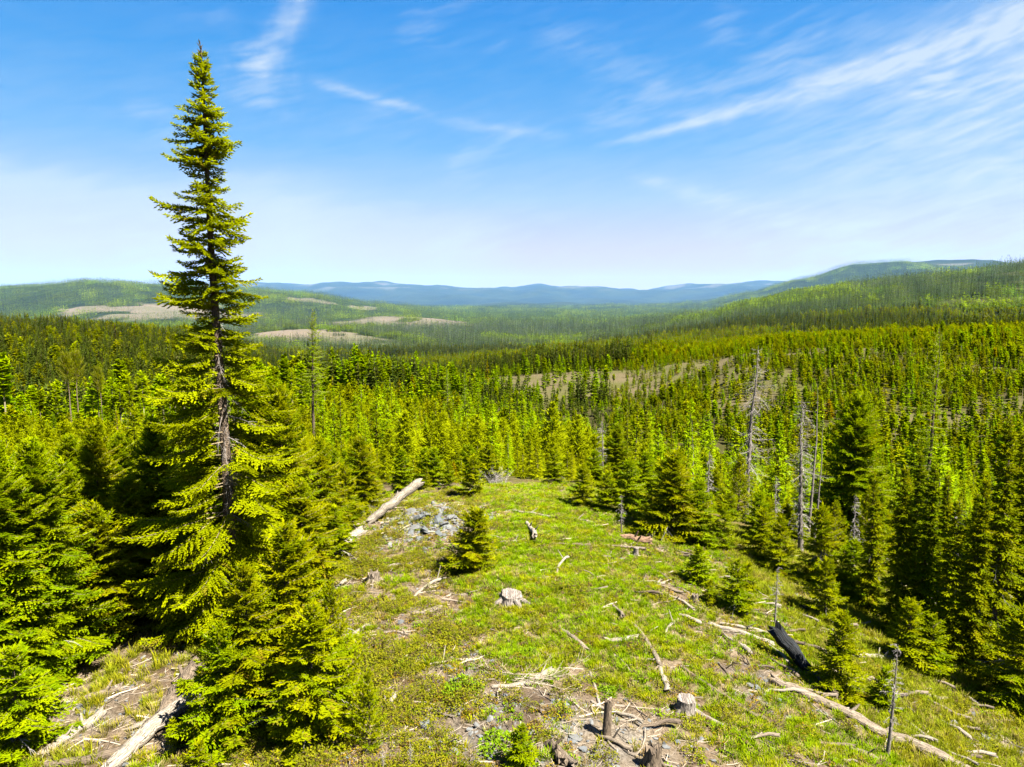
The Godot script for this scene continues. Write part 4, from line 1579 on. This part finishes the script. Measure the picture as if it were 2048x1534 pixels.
# ---------------------------------------------------------------- logs, stumps, stones
# x, z of one end, x, z of the other, thickness, look, lift of the far end, label
const FALLEN := [
	[-5.46, -25.87, -3.62, -27.10, 0.330, 0, 1.05, "thick grey log leaning out over the drop, broken end raised"],
	[-5.99, -22.51, -5.45, -24.67, 0.330, 0, 0.05, "lower broken piece of the grey leaning log, among shrubs"],
	[6.11, -15.62, 9.77, -13.67, 0.232, 1, 0.00, "long straight grey-brown log running downhill at the lower right"],
	[7.40, -16.80, 6.70, -17.20, 0.330, 3, 0.60, "charred blue-black slab of trunk leaning out of the ground"],
	[7.62, -16.71, 7.56, -15.59, 0.186, 2, 0.10, "twisted root wood below the charred slab"],
	[7.66, -16.42, 8.43, -17.08, 0.148, 1, 0.25, "forked grey arm of root wood beside the charred slab"],
	[2.25, -16.23, 3.05, -16.42, 0.118, 0, 0.00, "short pale straight log lying crosswise in the grass"],
	[1.18, -16.59, 1.76, -15.62, 0.128, 1, 0.00, "weathered grey log piece left of the short pale log"],
	[3.10, -17.29, 3.39, -15.30, 0.118, 1, 0.00, "thin brown log pointing downhill beside the short pale log"],
	[3.36, -15.15, 3.36, -14.31, 0.147, 0, 0.00, "short curved grey log piece above the stump with a root"],
	[5.36, -18.31, 6.91, -17.74, 0.134, 0, 0.00, "long pale thin log ending at the charred slab"],
	[5.70, -18.45, 7.30, -18.30, 0.091, 0, 0.00, "second thin log beside the long pale one, uphill of it"],
	[3.92, -15.35, 5.35, -13.98, 0.088, 2, 0.00, "old brown half-sunk log crossing the grass above the long log"],
	[-8.97, -12.42, -8.61, -13.92, 0.179, 0, 0.00, "pale tapering log at the lower left, nearest the thicket"],
	[-10.10, -13.51, -9.47, -14.23, 0.163, 2, 0.00, "grey half-sunk log beside stones at the lower left"],
	[-9.41, -14.66, -8.68, -14.77, 0.192, 1, 0.00, "thick short log running into the shade under the spruce"],
	[-7.32, -11.96, -6.68, -13.86, 0.300, 0, 0.15, "thick bleached log slanting up under the front firs"],
	[-7.16, -12.46, -7.22, -15.23, 0.300, 2, 0.15, "thick dark split log beside the bleached slanting log"],
	[-8.64, -12.14, -7.23, -12.49, 0.180, 2, 0.00, "dark log lying along the bottom left edge"],
	[-7.68, -13.18, -7.26, -13.28, 0.099, 0, 0.10, "thin pale stick resting against the dark split log"],
	[-5.34, -18.55, -4.92, -20.11, 0.107, 0, 0.05, "slanting pale stick at the left edge of the heath"],
	[-2.71, -18.66, -1.93, -19.87, 0.089, 0, 0.05, "bent pale stick with a dark end above the rounded shrub"],
	[-4.18, -16.31, -3.56, -16.99, 0.134, 0, 0.00, "pale broken log at the left, beside the front firs"],
	[-2.55, -17.29, -1.88, -17.83, 0.138, 1, 0.00, "short brown log below the rounded olive shrub"],
	[-4.37, -20.76, -3.05, -21.14, 0.097, 0, 0.00, "long bleached stick lying below the slate outcrop"],
	[0.65, -12.02, 0.90, -11.37, 0.172, 2, 0.10, "dark rotten log end beside the yellow sapling"],
	[0.88, -11.74, 1.07, -11.33, 0.110, 1, 0.10, "brown log end right of the dark rotten one"],
	[1.53, -12.52, 2.18, -12.02, 0.095, 1, 0.05, "brown stick crossing behind the upright stake"],
	[3.89, -24.15, 4.81, -23.78, 0.256, 4, 0.05, "reddish rotten wood slab below the far firs"],
	[0.54, -24.59, 0.76, -22.58, 0.176, 0, 0.20, "pale crooked upright wood piece in the middle of the far grass"],
	[4.58, -18.38, 5.10, -18.16, 0.118, 0, 0.05, "bone-white branch with a knobbed end"],
	[3.81, -16.46, 4.47, -18.12, 0.070, 0, 0.00, "thin white fork of the bone-white branch"],
	[4.53, -19.50, 5.08, -18.83, 0.092, 0, 0.10, "slender branch lying upslope of the small knotty stump"],
	[5.92, -17.47, 6.05, -16.94, 0.129, 0, 0.10, "curved silvery branch left of the charred slab"],
	[1.34, -20.23, 1.76, -21.34, 0.079, 0, 0.15, "small pale stick poking from bright grass"],
	[8.88, -22.09, 10.25, -22.18, 0.147, 0, 0.00, "bleached log in long grass before the right-hand wood"],
	[8.84, -18.09, 10.74, -18.96, 0.164, 0, 0.00, "pale log half hidden behind the small dead tree at right"],
	[-0.12, -26.67, 1.50, -25.75, 0.097, 0, 0.00, "faint grey stick near the spur's far end"],
	[10.21, -17.14, 11.28, -17.26, 0.129, 1, 0.00, "short pale log in yellow grass under the right-hand wood"],
	[12.94, -18.42, 12.90, -17.10, 0.156, 2, 0.00, "dark slanting log at the right edge below the wood"],
	[3.79, -20.08, 4.59, -20.31, 0.079, 0, 0.00, "white stick on the bare patch by the small fir"],
	[-0.40, -13.71, 0.88, -14.55, 0.092, 0, 0.05, "longest bleached bough in the twig heap"],
	[7.01, -13.65, 7.59, -13.35, 0.102, 1, 0.00, "brown stick beside the long log at bottom right"],
	[-1.81, -14.72, -1.33, -15.00, 0.072, 0, 0.00, "small bleached stick at the slate patch's left"],
	[-1.26, -11.96, -0.86, -12.10, 0.082, 0, 0.00, "short straight white stick above the bottom shrubs"],
	[-2.59, -13.03, -2.37, -13.47, 0.100, 0, 0.10, "split grey wood beside the front pine"],
	[1.73, -14.76, 1.77, -13.30, 0.058, 0, 0.00, "thin grey stick pointing downhill right of the little green plant"],
	[4.97, -15.98, 5.04, -15.33, 0.079, 2, 0.00, "short dark stick in grass above the old sunken log"],
	[-0.40, -22.61, 0.44, -22.90, 0.068, 0, 0.00, "pale stick in grass beside the crooked wood piece"],
	[1.62, -25.76, 3.11, -25.63, 0.077, 0, 0.00, "pale thin stick at the far grass under the first firs"],
	[10.04, -15.11, 10.95, -14.89, 0.119, 0, 0.00, "bleached wood on the bare slope at far right"],
	[8.64, -19.49, 9.42, -19.58, 0.117, 0, 0.00, "short pale log right of the charred slab"],
]
const STUMPS := [
	[-0.03, -18.09, 0.60, 0.22, "broad weathered grey stump, sawn flat, in the middle of the grass", 0],
	[3.58, -13.69, 0.40, 0.34, "grey stump with a pale root trailing from it", 0],
	[-4.03, -19.71, 0.36, 0.26, "pale splintered stump among low shrubs left of the broad stump", 1],
	[4.1, -22.61, 0.18, 0.30, "small thin stump beside a rotten slab below the far firs", 0],
	[5.25, -19.48, 0.20, 0.22, "small knotty stump at the start of a pale bent branch", 1],
	[2.48, -11.65, 0.30, 0.40, "dark cracked stump at the bottom edge of the clearing", 2],
	[1.77, -12.35, 0.15, 0.72, "dark upright weathered stake standing in the litter", 2],
]

func timber() -> void:
	var i := 0
	for e in FALLEN:
		i += 1
		var rng := RandomNumberGenerator.new()
		rng.seed = 60 + i
		var a := Vector3(e[0], 0, e[1])
		var b := Vector3(e[2], 0, e[3])
		var r: float = e[4] * 0.5
		var n := 4 + int(a.distance_to(b) / 0.25)
		n = mini(n, 18)
		var side := (b - a).cross(Vector3.UP).normalized()
		var bow := rng.randf_range(-0.06, 0.06) * a.distance_to(b) * (2.5 if r < 0.06 else 0.6)
		var pts := PackedVector3Array()
		var rad := PackedFloat32Array()
		var mid := (a + b) / 2
		mid.y = ground(mid.x, mid.z)
		for k in n + 1:
			var t := float(k) / n
			var p := a.lerp(b, t) + side * bow * sin(t * PI) + Vector3(rng.randf_range(-1, 1), 0, rng.randf_range(-1, 1)) * r * 0.25
			p.y = ground(p.x, p.z) + r * 0.48 + e[6] * t + (rng.randf_range(-0.1, 0.2) * r)
			pts.append(p - mid)
			rad.append(r * lerpf(0.85, 1.12, t) * rng.randf_range(0.9, 1.08))
		var m: Material = char_mat if e[5] == 3 else rot_mat if e[5] == 4 else log_mats[e[5]]
		var what: String = "log" if r > 0.055 else "stick"
		if e[5] == 4:
			what = "wood_slab"
		var root := thing(what, e[7], what.replace("_", " "), "fallen wood on the spur")
		root.position = mid
		put_mesh("stem", limb(pts, rad, 11 if r > 0.1 else 7, 0.14, 60 + i, 0.8), m, root)
		var stubs := 2 if r > 0.08 else 1 if r < 0.055 else 0
		for k in stubs:
			var t := rng.randf_range(0.25, 0.85)
			var p := pts[int(t * n)]
			var d := (side * rng.randf_range(-1, 1) + Vector3.UP * rng.randf_range(0.3, 1.0) + (b - a).normalized() * 0.5).normalized()
			var l := (0.10 + 0.9 * r) if r > 0.055 else rng.randf_range(0.15, 0.4)
			put_mesh("branch_stub", limb(PackedVector3Array([p, p + d * (r + l * 0.5), p + d * (r + l) + Vector3.UP * 0.02]), PackedFloat32Array([r * 0.32 + 0.006, r * 0.24 + 0.005, r * 0.1 + 0.004]), 5, 0.1, i * 3 + k, 0.3), m, root)
	i = 0
	for e in STUMPS:
		i += 1
		var rng := RandomNumberGenerator.new()
		rng.seed = 160 + i
		var r: float = e[2] * 0.5
		var h: float = e[3]
		var root := thing("stump" if h < 0.6 else "stake", e[4], "stump" if h < 0.6 else "stake")
		root.position = Vector3(e[0], ground(e[0], e[1]), e[1])
		var m: Material = [grey_mat, log_mats[1], log_mats[2]][e[5]]
		put_mesh("bole", limb(PackedVector3Array([Vector3(0, -0.1, 0), Vector3(0, h * 0.25, 0), Vector3(0.01, h * 0.6, 0), Vector3(0.02, h, 0.01)]), PackedFloat32Array([r * 1.25, r * 1.08, r * 0.96, r * 0.93]), 15, 0.10, i * 5, 0.03 if e[5] == 0 else 0.5), m, root)
		if h < 0.6:
			for k in 5:
				var az := TAU * k / 5 + rng.randf_range(-0.4, 0.4)
				var d := Vector3(cos(az), 0, sin(az))
				var l := r * rng.randf_range(0.7, 1.2) * (3.2 if i == 2 and k == 0 else 1.0)
				if i == 2 and k == 0:
					d = Vector3(0.9, 0, 0.45)
				put_mesh("root", limb(PackedVector3Array([d * r * 0.7 + Vector3.UP * h * 0.4, d * (r + l * 0.35) + Vector3.UP * h * 0.12, d * (r + l) + Vector3.DOWN * 0.03]), PackedFloat32Array([r * 0.34, r * 0.26, r * 0.10]), 6, 0.12, i * 9 + k, 0.2), m, root)

# an angular stone
func stone_soup(seed_: int, flat: float, tone: Color) -> Soup:
	var rng := RandomNumberGenerator.new()
	rng.seed = seed_
	var s := Soup.new()
	# a ball of faces cut by planes
	var cuts := []
	for k in 9:
		cuts.append([Vector3(rng.randf_range(-1, 1), rng.randf_range(-1, 1), rng.randf_range(-1, 1)).normalized(), rng.randf_range(0.35, 0.85)])
	var at := func(i: int, j: int) -> Vector3:
		var th := PI * i / 6.0
		var ph := TAU * j / 9.0
		var d := Vector3(sin(th) * cos(ph), cos(th), sin(th) * sin(ph))
		var r := 1.1
		for c in cuts:
			var q: float = d.dot(c[0])
			if q > 0.05:
				r = minf(r, c[1] / q)
		return Vector3(d.x * r, d.y * r * flat, d.z * r)
	for i in 6:
		for j in 9:
			var a: Vector3 = at.call(i, j)
			var b: Vector3 = at.call(i + 1, j)
			var c: Vector3 = at.call(i + 1, j + 1)
			var d: Vector3 = at.call(i, j + 1)
			var t := tone * rng.randf_range(0.9, 1.1)
			s.tri(a, c, b, t, t)
			s.tri(a, d, c, t, t)
	return s

const ROCKS := [
	[-1.70, -12.63, 0.257, "grey block of rock in the hollow at bottom centre"],
	[-1.44, -14.59, 0.213, "largest slate of the patch left of the green leafy shrub"],
	[-1.29, -14.42, 0.164, "pale slate lying against the largest one of its patch"],
	[-1.05, -11.76, 0.223, "flat grey rock at the bottom edge, left of the sapling"],
	[-9.32, -14.35, 0.231, "rounded grey stone beside a log at lower left"],
	[-10.11, -14.51, 0.168, "small grey stone on brown earth at lower left"],
	[2.86, -12.21, 0.127, "pale stone under the upright stake"],
	[3.10, -12.45, 0.130, "pale stone right of the upright stake"],
	[2.71, -12.49, 0.108, "small pale stone left of the upright stake"],
	[5.47, -15.31, 0.183, "flat pale stone in the scatter below the charred slab"],
	[5.64, -15.26, 0.157, "second flat stone in the scatter below the charred slab"],
	[5.90, -15.54, 0.133, "small stone topmost in the scatter below the charred slab"],
	[6.03, -14.93, 0.117, "small stone rightmost in the scatter below the charred slab"],
	[-3.15, -28.07, 0.292, "pale block at the back of the slate outcrop"],
	[1.17, -12.28, 0.230, "grey rock by the yellow sapling's right"],
	[1.29, -12.01, 0.165, "broad pale rock beside the bottom sapling"],
	[1.99, -12.16, 0.125, "small stone left of the dark cracked stump"],
	[0.15, -12.14, 0.124, "grey stone just above the yellow sapling"],
	[-0.42, -12.57, 0.147, "grey stone under the twig heap"],
	[-0.65, -12.48, 0.126, "small grey stone left of the twig heap stone"],
	[2.34, -13.78, 0.092, "little pale stone in grass above the stake"],
	[6.43, -13.77, 0.126, "small white stone left of the small dead tree"],
	[12.41, -19.36, 0.215, "pale stone in long grass at far right"],
	[10.64, -15.97, 0.215, "pale stone on the bare slope at bottom right"],
	[-3.82, -25.71, 0.347, "tilted slate at the upper left of the outcrop"],
	[-3.39, -24.98, 0.374, "tallest tilted slate of the outcrop"],
	[-3.09, -25.21, 0.301, "tilted slate in the middle of the outcrop"],
	[-2.75, -24.78, 0.334, "slate right of the outcrop's middle"],
	[-2.42, -24.39, 0.292, "upper right slate of the outcrop"],
	[-3.46, -24.17, 0.255, "lower left slate of the outcrop"],
	[-3.04, -23.89, 0.324, "slate in the lower middle of the outcrop"],
	[-3.97, -24.93, 0.263, "leftmost slate of the outcrop"],
	[-2.47, -23.40, 0.211, "lower right slate of the outcrop"],
	[-2.26, -24.97, 0.298, "slate between the outcrop's top and the lone fir"],
	[-1.95, -23.84, 0.250, "rightmost slate of the outcrop"],
	[-3.14, -23.28, 0.211, "lowest slate of the outcrop"],
]

func stones() -> void:
	var meshes := []
	for k in 5:
		meshes.append(soup_mesh(stone_soup(20 + k, [0.6, 0.42, 0.75, 0.35, 0.5][k], [Color(0.15, 0.156, 0.158), Color(0.185, 0.185, 0.18), Color(0.125, 0.135, 0.14), Color(0.21, 0.205, 0.195), Color(0.165, 0.16, 0.15)][k]), rock_mat))
	var rng := RandomNumberGenerator.new()
	rng.seed = 515
	var k := 0
	for e in ROCKS:
		var o := put_mesh("rock", meshes[k % 5], null)
		tag(o, e[3], "rock", "rocks on the spur")
		var r: float = e[2] * (0.85 if e[0] < -1.9 and e[1] < -23.0 else 0.65)
		o.position = Vector3(e[0], ground(e[0], e[1]) + r * 0.2, e[1])
		o.transform.basis = Basis.from_euler(Vector3(rng.randf_range(-0.5, 0.5), rng.randf() * TAU, rng.randf_range(-0.5, 0.5))).scaled(Vector3(r, r * rng.randf_range(0.8, 1.1), r))
		k += 1
	# rubble too small to pick apart
	for v in 3:
		var list := []
		while list.size() < 700:
			var x := rng.randf_range(-13.0, 16.0)
			var z := -rng.randf_range(10.5, 30.0)
			if rng.randf() < rocky(x, z) * 0.8 + 0.10 * (1.0 - grassy(x, z)):
				list.append([x, z, rng.randf_range(0.02, 0.06) * (1.0 if rng.randf() < 0.8 else 1.9) * (1.0 if z > -21.0 else 1.6)])
		litter("rubble", "grey slaty rubble lying in the bare patches of the spur", "rubble", meshes[[0, 1, 3][v]], list, rng, 0.5, 0.85, 1.15)

# loose pieces lying on the ground: each entry is x, z, size
func litter(called: String, label: String, category: String, mesh: Mesh, list: Array, rng: RandomNumberGenerator, tilt: float, lo: float, hi: float, sink := 0.0) -> void:
	var mm := MultiMesh.new()
	mm.transform_format = MultiMesh.TRANSFORM_3D
	mm.use_colors = true
	mm.mesh = mesh
	mm.instance_count = list.size()
	for i in list.size():
		var e: Array = list[i]
		var k: float = e[2]
		mm.set_instance_transform(i, Transform3D(Basis.from_euler(Vector3(rng.randf_range(-tilt, tilt), rng.randf() * TAU, rng.randf_range(-tilt, tilt))).scaled(Vector3(k, k, k)), Vector3(e[0], ground(e[0], e[1]) - sink * k, e[1])))
		if e.size() > 3:
			mm.set_instance_color(i, e[3])
		else:
			var t := rng.randf_range(lo, hi)
			mm.set_instance_color(i, Color(t, t, t))
	var o := MultiMeshInstance3D.new()
	o.multimesh = mm
	o.name = numbered(called)
	add_child(o)
	tag(o, label, category, "", "stuff")

func tuft(seed_: int, blades: int, h: float, spread: float) -> Soup:
	var rng := RandomNumberGenerator.new()
	rng.seed = seed_
	var s := Soup.new()
	for k in blades:
		var az := rng.randf() * TAU
		var p := Vector3(cos(az), 0, sin(az)) * spread * sqrt(rng.randf())
		var out := Vector3(cos(az + rng.randf_range(-0.8, 0.8)), 0, sin(az)) * rng.randf_range(0.15, 0.75)
		var l := h * rng.randf_range(0.55, 1.15)
		var w := out.cross(Vector3.UP).normalized() * rng.randf_range(0.006, 0.010)
		var m := p + (Vector3.UP + out * 0.5) * (l * 0.55)
		var q := p + (Vector3.UP * 0.85 + out) * l
		var t := rng.randf_range(0.8, 1.2)
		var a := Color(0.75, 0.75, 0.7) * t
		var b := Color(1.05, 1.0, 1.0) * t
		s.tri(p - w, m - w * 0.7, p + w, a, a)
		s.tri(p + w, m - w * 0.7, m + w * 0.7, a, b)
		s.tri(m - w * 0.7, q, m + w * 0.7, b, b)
	return s

# a low mound of small leaves on thin stems
func shrub(seed_: int, leaves: int, r: float, h: float, a: Color, b: Color, size: float) -> Soup:
	var rng := RandomNumberGenerator.new()
	rng.seed = seed_
	var s := Soup.new()
	for k in 8:
		var az := rng.randf() * TAU
		var q := Vector3(cos(az) * r * 0.7, h * rng.randf_range(0.5, 0.9), sin(az) * r * 0.7)
		s.stick(PackedVector3Array([Vector3.ZERO, q * 0.5 + Vector3.UP * 0.04, q]), 0.006, 0.003, Color(0.11, 0.075, 0.045))
	for k in leaves:
		var az := rng.randf() * TAU
		var u := sqrt(rng.randf())
		var top := h * sqrt(maxf(0.05, 1.0 - u * u)) * (0.75 + 0.35 * sin(az * 3.0 + seed_))
		var p := Vector3(cos(az) * r * u, top * rng.randf_range(0.35, 1.0), sin(az) * r * u)
		var d := Vector3(rng.randf_range(-1, 1), rng.randf_range(-0.2, 0.9), rng.randf_range(-1, 1)).normalized() * size * rng.randf_range(0.7, 1.3)
		var c := a.lerp(b, rng.randf()) * rng.randf_range(0.8, 1.2)
		s.blade(p, d, d.cross(Vector3(rng.randf_range(-0.6, 0.6), 1, rng.randf_range(-0.6, 0.6))).normalized() * size * 0.36, c, c)
	return s

const BUSHES := [
	[-2.2, -17.6, 0.62, "rounded olive shrub between two pale sticks left of the broad stump"],
	[-1.0, -13.7, 0.42, "bright green leafy shrub above the heap of bleached twigs"],
	[-0.2, -11.9, 0.42, "deep green leafy shrub beside the yellow fir sapling"],
	[-4.6, -24.0, 0.62, "dark olive shrub at the foot of the leaning log"],
	[-5.1, -22.0, 0.60, "low olive shrub below the grey log's broken lower end"],
	[-5.4, -20.6, 0.70, "spreading brown-green shrub left of the splintered stump"],
	[-4.4, -18.9, 0.55, "low yellow-green shrub beside the slanting pale stick"],
	[-3.9, -17.0, 0.55, "reddish-tipped shrub behind the broken pale log"],
	[-3.2, -15.5, 0.70, "wide olive shrub in the heath below the broken pale log"],
	[-2.4, -14.9, 0.65, "wide olive shrub in the heath left of the slate patch"],
	[-3.0, -13.8, 0.75, "dense olive shrub beside the bright bushy pine"],
	[-2.2, -13.2, 0.60, "dense olive shrub above the split grey wood"],
	[-2.5, -12.2, 0.65, "dense dark-green shrub at the bottom left of the heath"],
	[-1.5, -12.3, 0.50, "olive shrub left of the grey block of rock"],
	[-1.6, -11.3, 0.55, "olive shrub at the bottom edge near two dead seedlings"],
	[-0.8, -33.0, 0.75, "leafless brown bush at the far end of the spur"],
	[2.0, -14.0, 0.22, "little green leafy plant among dry grass right of the twig heap"],
	[0.4, -15.2, 0.24, "little green leafy plant in the litter below the broad stump"],
]

func undergrowth() -> void:
	var rng := RandomNumberGenerator.new()
	rng.seed = 616
	# grass, as tufts
	var kinds := [tuft(1, 15, 0.13, 0.07), tuft(2, 18, 0.17, 0.08), tuft(3, 12, 0.10, 0.08), tuft(4, 20, 0.26, 0.09)]
	var lists := [[], [], [], []]
	var n := 0
	while n < 150000:
		n += 1
		var z := -sqrt(rng.randf_range(10.2 * 10.2, 33.0 * 33.0)) 
		var x := rng.randf_range(-0.96, 0.96) * -z
		if x > 27.0 or (x < -6.0 and z < -19.0) or (on_spur(x, z) == false and z < -31.0 and absf(x) > 6.0):
			continue
		var g := grassy(x, z)
		if rng.randf() > 0.07 + 0.95 * g:
			continue
		var dry := clampf(0.5 + 1.1 * mottle.get_noise_2d(x * 2.0 + 30.0, z * 2.0) - 0.75 * (g - 0.45), 0.0, 1.0)
		var c := Color(0.132, 0.210, 0.001).lerp(Color(0.215, 0.205, 0.003), dry)
		if rng.randf() < 0.13 + 0.25 * (1.0 - g):
			c = Color(0.24, 0.19, 0.09)
		if x > 8.0 or x < -7.0:
			c = c.lerp(Color(0.175, 0.165, 0.012), 0.5)
		c *= rng.randf_range(0.8, 1.2)
		var long: bool = (x > 8.0 or x < -7.0) and rng.randf() < 0.30
		lists[3 if long else rng.randi_range(0, 2)].append([x, z, rng.randf_range(0.7, 1.3), c])
	for v in 4:
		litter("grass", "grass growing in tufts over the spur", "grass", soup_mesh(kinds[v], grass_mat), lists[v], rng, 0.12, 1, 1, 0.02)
	# heath: low evergreen shrubs too mingled to count
	var olive := [shrub(11, 240, 0.24, 0.20, Color(0.085, 0.10, 0.006), Color(0.175, 0.165, 0.008), 0.036), shrub(12, 260, 0.28, 0.24, Color(0.065, 0.085, 0.006), Color(0.155, 0.155, 0.008), 0.036), shrub(13, 160, 0.18, 0.13, Color(0.11, 0.12, 0.008), Color(0.22, 0.13, 0.015), 0.032)]
	var heath := [[], [], []]
	n = 0
	while n < 17000:
		n += 1
		var x := rng.randf_range(-9.0, 14.0)
		var z := -rng.randf_range(10.6, 31.0)
		var want := 0.95 * smoothstep(0.0, -1.8, x - 0.05 * (z + 18.0)) * smoothstep(0.05, 0.20, mottle.get_noise_2d(x * 0.8 + 70.0, z * 0.8) + 0.22 * smoothstep(-17.0, -12.5, z))
		want *= 1.0 - rocky(x, z)
		want = maxf(want, 0.07)
		if x < -6.3 or rng.randf() > want:
			continue
		var t := rng.randf_range(0.8, 1.2)
		heath[rng.randi_range(0, 2)].append([x, z, rng.randf_range(0.6, 1.25), Color(t, t, t)])
	for v in 3:
		litter("heath", "low olive heath shrubs spreading over the left of the spur", "heath", soup_mesh(olive[v], leaf_mat), heath[v], rng, 0.15, 1, 1, 0.02)
	# herbs: small leafy plants among the grass
	var herbs := [shrub(21, 40, 0.10, 0.07, Color(0.085, 0.140, 0.004), Color(0.13, 0.20, 0.004), 0.040), shrub(22, 34, 0.09, 0.06, Color(0.15, 0.12, 0.006), Color(0.19, 0.10, 0.012), 0.030)]
	for v in 2:
		var list := []
		while list.size() < (1700 if v == 0 else 1300):
			var x := rng.randf_range(-7.0, 14.0)
			var z := -rng.randf_range(10.6, 30.0)
			if rng.randf() < smoothstep(-0.1, 0.3, patchy.get_noise_2d(x * 1.3 + 40.0 * (v + 1), z * 1.3)):
				list.append([x, z, rng.randf_range(0.6, 1.5)])
		litter("herbs", ["small green leafy herbs among the grass", "small reddish herbs among the grass"][v], "herbs", soup_mesh(herbs[v], leaf_mat), list, rng, 0.2, 0.75, 1.25)
	var k := 0
	for e in BUSHES:
		k += 1
		var o := thing("shrub", e[3], "shrub", "shrubs on the spur")
		o.position = Vector3(e[0], ground(e[0], e[1]) - 0.02, e[1])
		var r: float = e[2]
		var s: Soup
		if e[3].begins_with("leafless"):
			s = Soup.new()
			for q in 40:
				s.put(dead_boughs[3][q % 3], aim(Vector3(rng.randf_range(-0.5, 0.5), 0, rng.randf_range(-0.5, 0.5)), rng.randf() * TAU, rng.randf_range(0.8, 1.5), 0.9))
			put_mesh("bare_branches", soup_mesh(s, twig_mat), null, o)
			continue
		var green: bool = "green leafy" in e[3]
		s = shrub(200 + k, int(1500 * r), r, r * 0.66, Color(0.075, 0.13, 0.006) if green else Color(0.08, 0.095, 0.006), Color(0.13, 0.21, 0.008) if green else Color(0.175, 0.165, 0.008), 0.055 if green else 0.036)
		put_mesh("foliage", soup_mesh(s, leaf_mat), null, o)
	# dead sticks, chips and needles
	var st := []
	for v in 4:
		var s := Soup.new()
		rng.seed = 700 + v
		var pts := PackedVector3Array()
		for q in 4:
			pts.append(Vector3(q / 3.0 - 0.5, 0.02 + rng.randf() * 0.03, rng.randf_range(-0.07, 0.07)))
		s.stick(pts, 0.022, 0.010, Color(0.20, 0.172, 0.138))
		if v > 1:
			s.stick(PackedVector3Array([pts[1], pts[1] + Vector3(0.2, 0.05, 0.18)]), 0.012, 0.006, Color(0.20, 0.172, 0.138))
		st.append(s)
	for v in 4:
		var list := []
		while list.size() < 1900:
			var x := rng.randf_range(-12.0, 16.0)
			var z := -rng.randf_range(10.4, 31.0)
			if rng.randf() < 1.0 - 0.75 * grassy(x, z) and (x > -6.5 or z > -16.5):
				list.append([x, z, rng.randf_range(0.12, 0.42) if rng.randf() < 0.9 else rng.randf_range(0.5, 0.9)])
		litter("twigs", "bleached twigs and chips of wood strewn over the spur", "twigs", soup_mesh(st[v], twig_mat), list, rng, 0.10, 0.6, 1.5)
	# slash: broken sticks down the right of the spur, each its own
	var sticks := []
	for v in 6:
		rng.seed = 840 + v
		var pts := PackedVector3Array()
		var rad := PackedFloat32Array()
		for q in 6:
			pts.append(Vector3(q / 5.0 - 0.5, rng.randf_range(-0.01, 0.03), rng.randf_range(-0.05, 0.05)))
			rad.append(0.032 * rng.randf_range(0.7, 1.2) * (1.0 - 0.10 * q))
		sticks.append(limb(pts, rad, 7, 0.2, 840 + v, 0.9))
	var spots := []
	while spots.size() < 84:
		var x := rng.randf_range(2.0, 14.5)
		var z := -rng.randf_range(11.5, 27.0)
		if rng.randf() < 0.25 + 0.75 * smoothstep(4.0, 7.0, x) and x < -z * 0.74 and z > -27.0 + x * 0.5:
			spots.append([x, z])
	spots.sort_custom(func(p, q): return p[1] > q[1])
	for q in 7:
		var row: Array = spots.slice(q * 12, q * 12 + 12)
		row.sort_custom(func(c, d): return c[0] / -c[1] < d[0] / -d[1])
		for w in row.size():
			var look: int = rng.randi_range(0, 2)
			var o := thing("stick", "%s stick, %s from left in row %s of the slash up the grass" % [["bleached", "weathered", "brown"][look], ORDINAL[w], ORDINAL[q]], "stick", "slash on the right of the spur")
			o.position = Vector3(row[w][0], ground(row[w][0], row[w][1]) + 0.03, row[w][1])
			var l := rng.randf_range(0.4, 1.5)
			o.transform.basis = Basis.from_euler(Vector3(0, rng.randf_range(-0.9, 0.9) + 2.6, rng.randf_range(-0.12, 0.12))).scaled(Vector3(l, 0.5 + l * 0.7, 0.5 + l * 0.7))
			put_mesh("stem", sticks[rng.randi_range(0, 5)], log_mats[look], o)
	# debris on the mound by the leaning log
	var rub := [[], []]
	for q in 900:
		var x := -3.1 + rng.randfn() * 0.95
		var z := -25.5 + rng.randfn() * 1.15
		rub[q % 2].append([x, z, rng.randf_range(0.05, 0.15)])
	for v in 2:
		litter("rubble", "broken slate and debris heaped on the mound by the leaning log", "rubble", soup_mesh(stone_soup(50 + v, 0.3, Color(0.20, 0.20, 0.20)), rock_mat), rub[v], rng, 0.7, 0.7, 1.25)
	# the heap of bleached twigs
	var heap := thing("twig_heap", "heap of bleached forking twigs lying below the slate patch", "twig heap")
	heap.position = Vector3(0.35, ground(0.35, -14.1), -14.1)
	for q in 22:
		var az := rng.randf_range(-0.5, 0.5) + (PI if rng.randf() < 0.4 else 0.0)
		var c := 2 + q % 3
		var o := put_mesh("twig", soup_mesh(dead_boughs[c][q % 3], pale_twig()), null, heap)
		o.transform = aim(Vector3(rng.randf_range(-0.55, 0.25), rng.randf_range(0.03, 0.12), rng.randf_range(-0.22, 0.22)), az, rng.randf_range(-0.05, 0.12), 0.8, rng.randf() * TAU)

var pale: StandardMaterial3D
func pale_twig() -> StandardMaterial3D:
	if pale == null:
		pale = twig_mat.duplicate()
		pale.albedo_color = Color(1, 1, 1)
		pale.vertex_color_use_as_albedo = false
		pale.albedo_color = Color(0.50, 0.465, 0.42)
	return pale
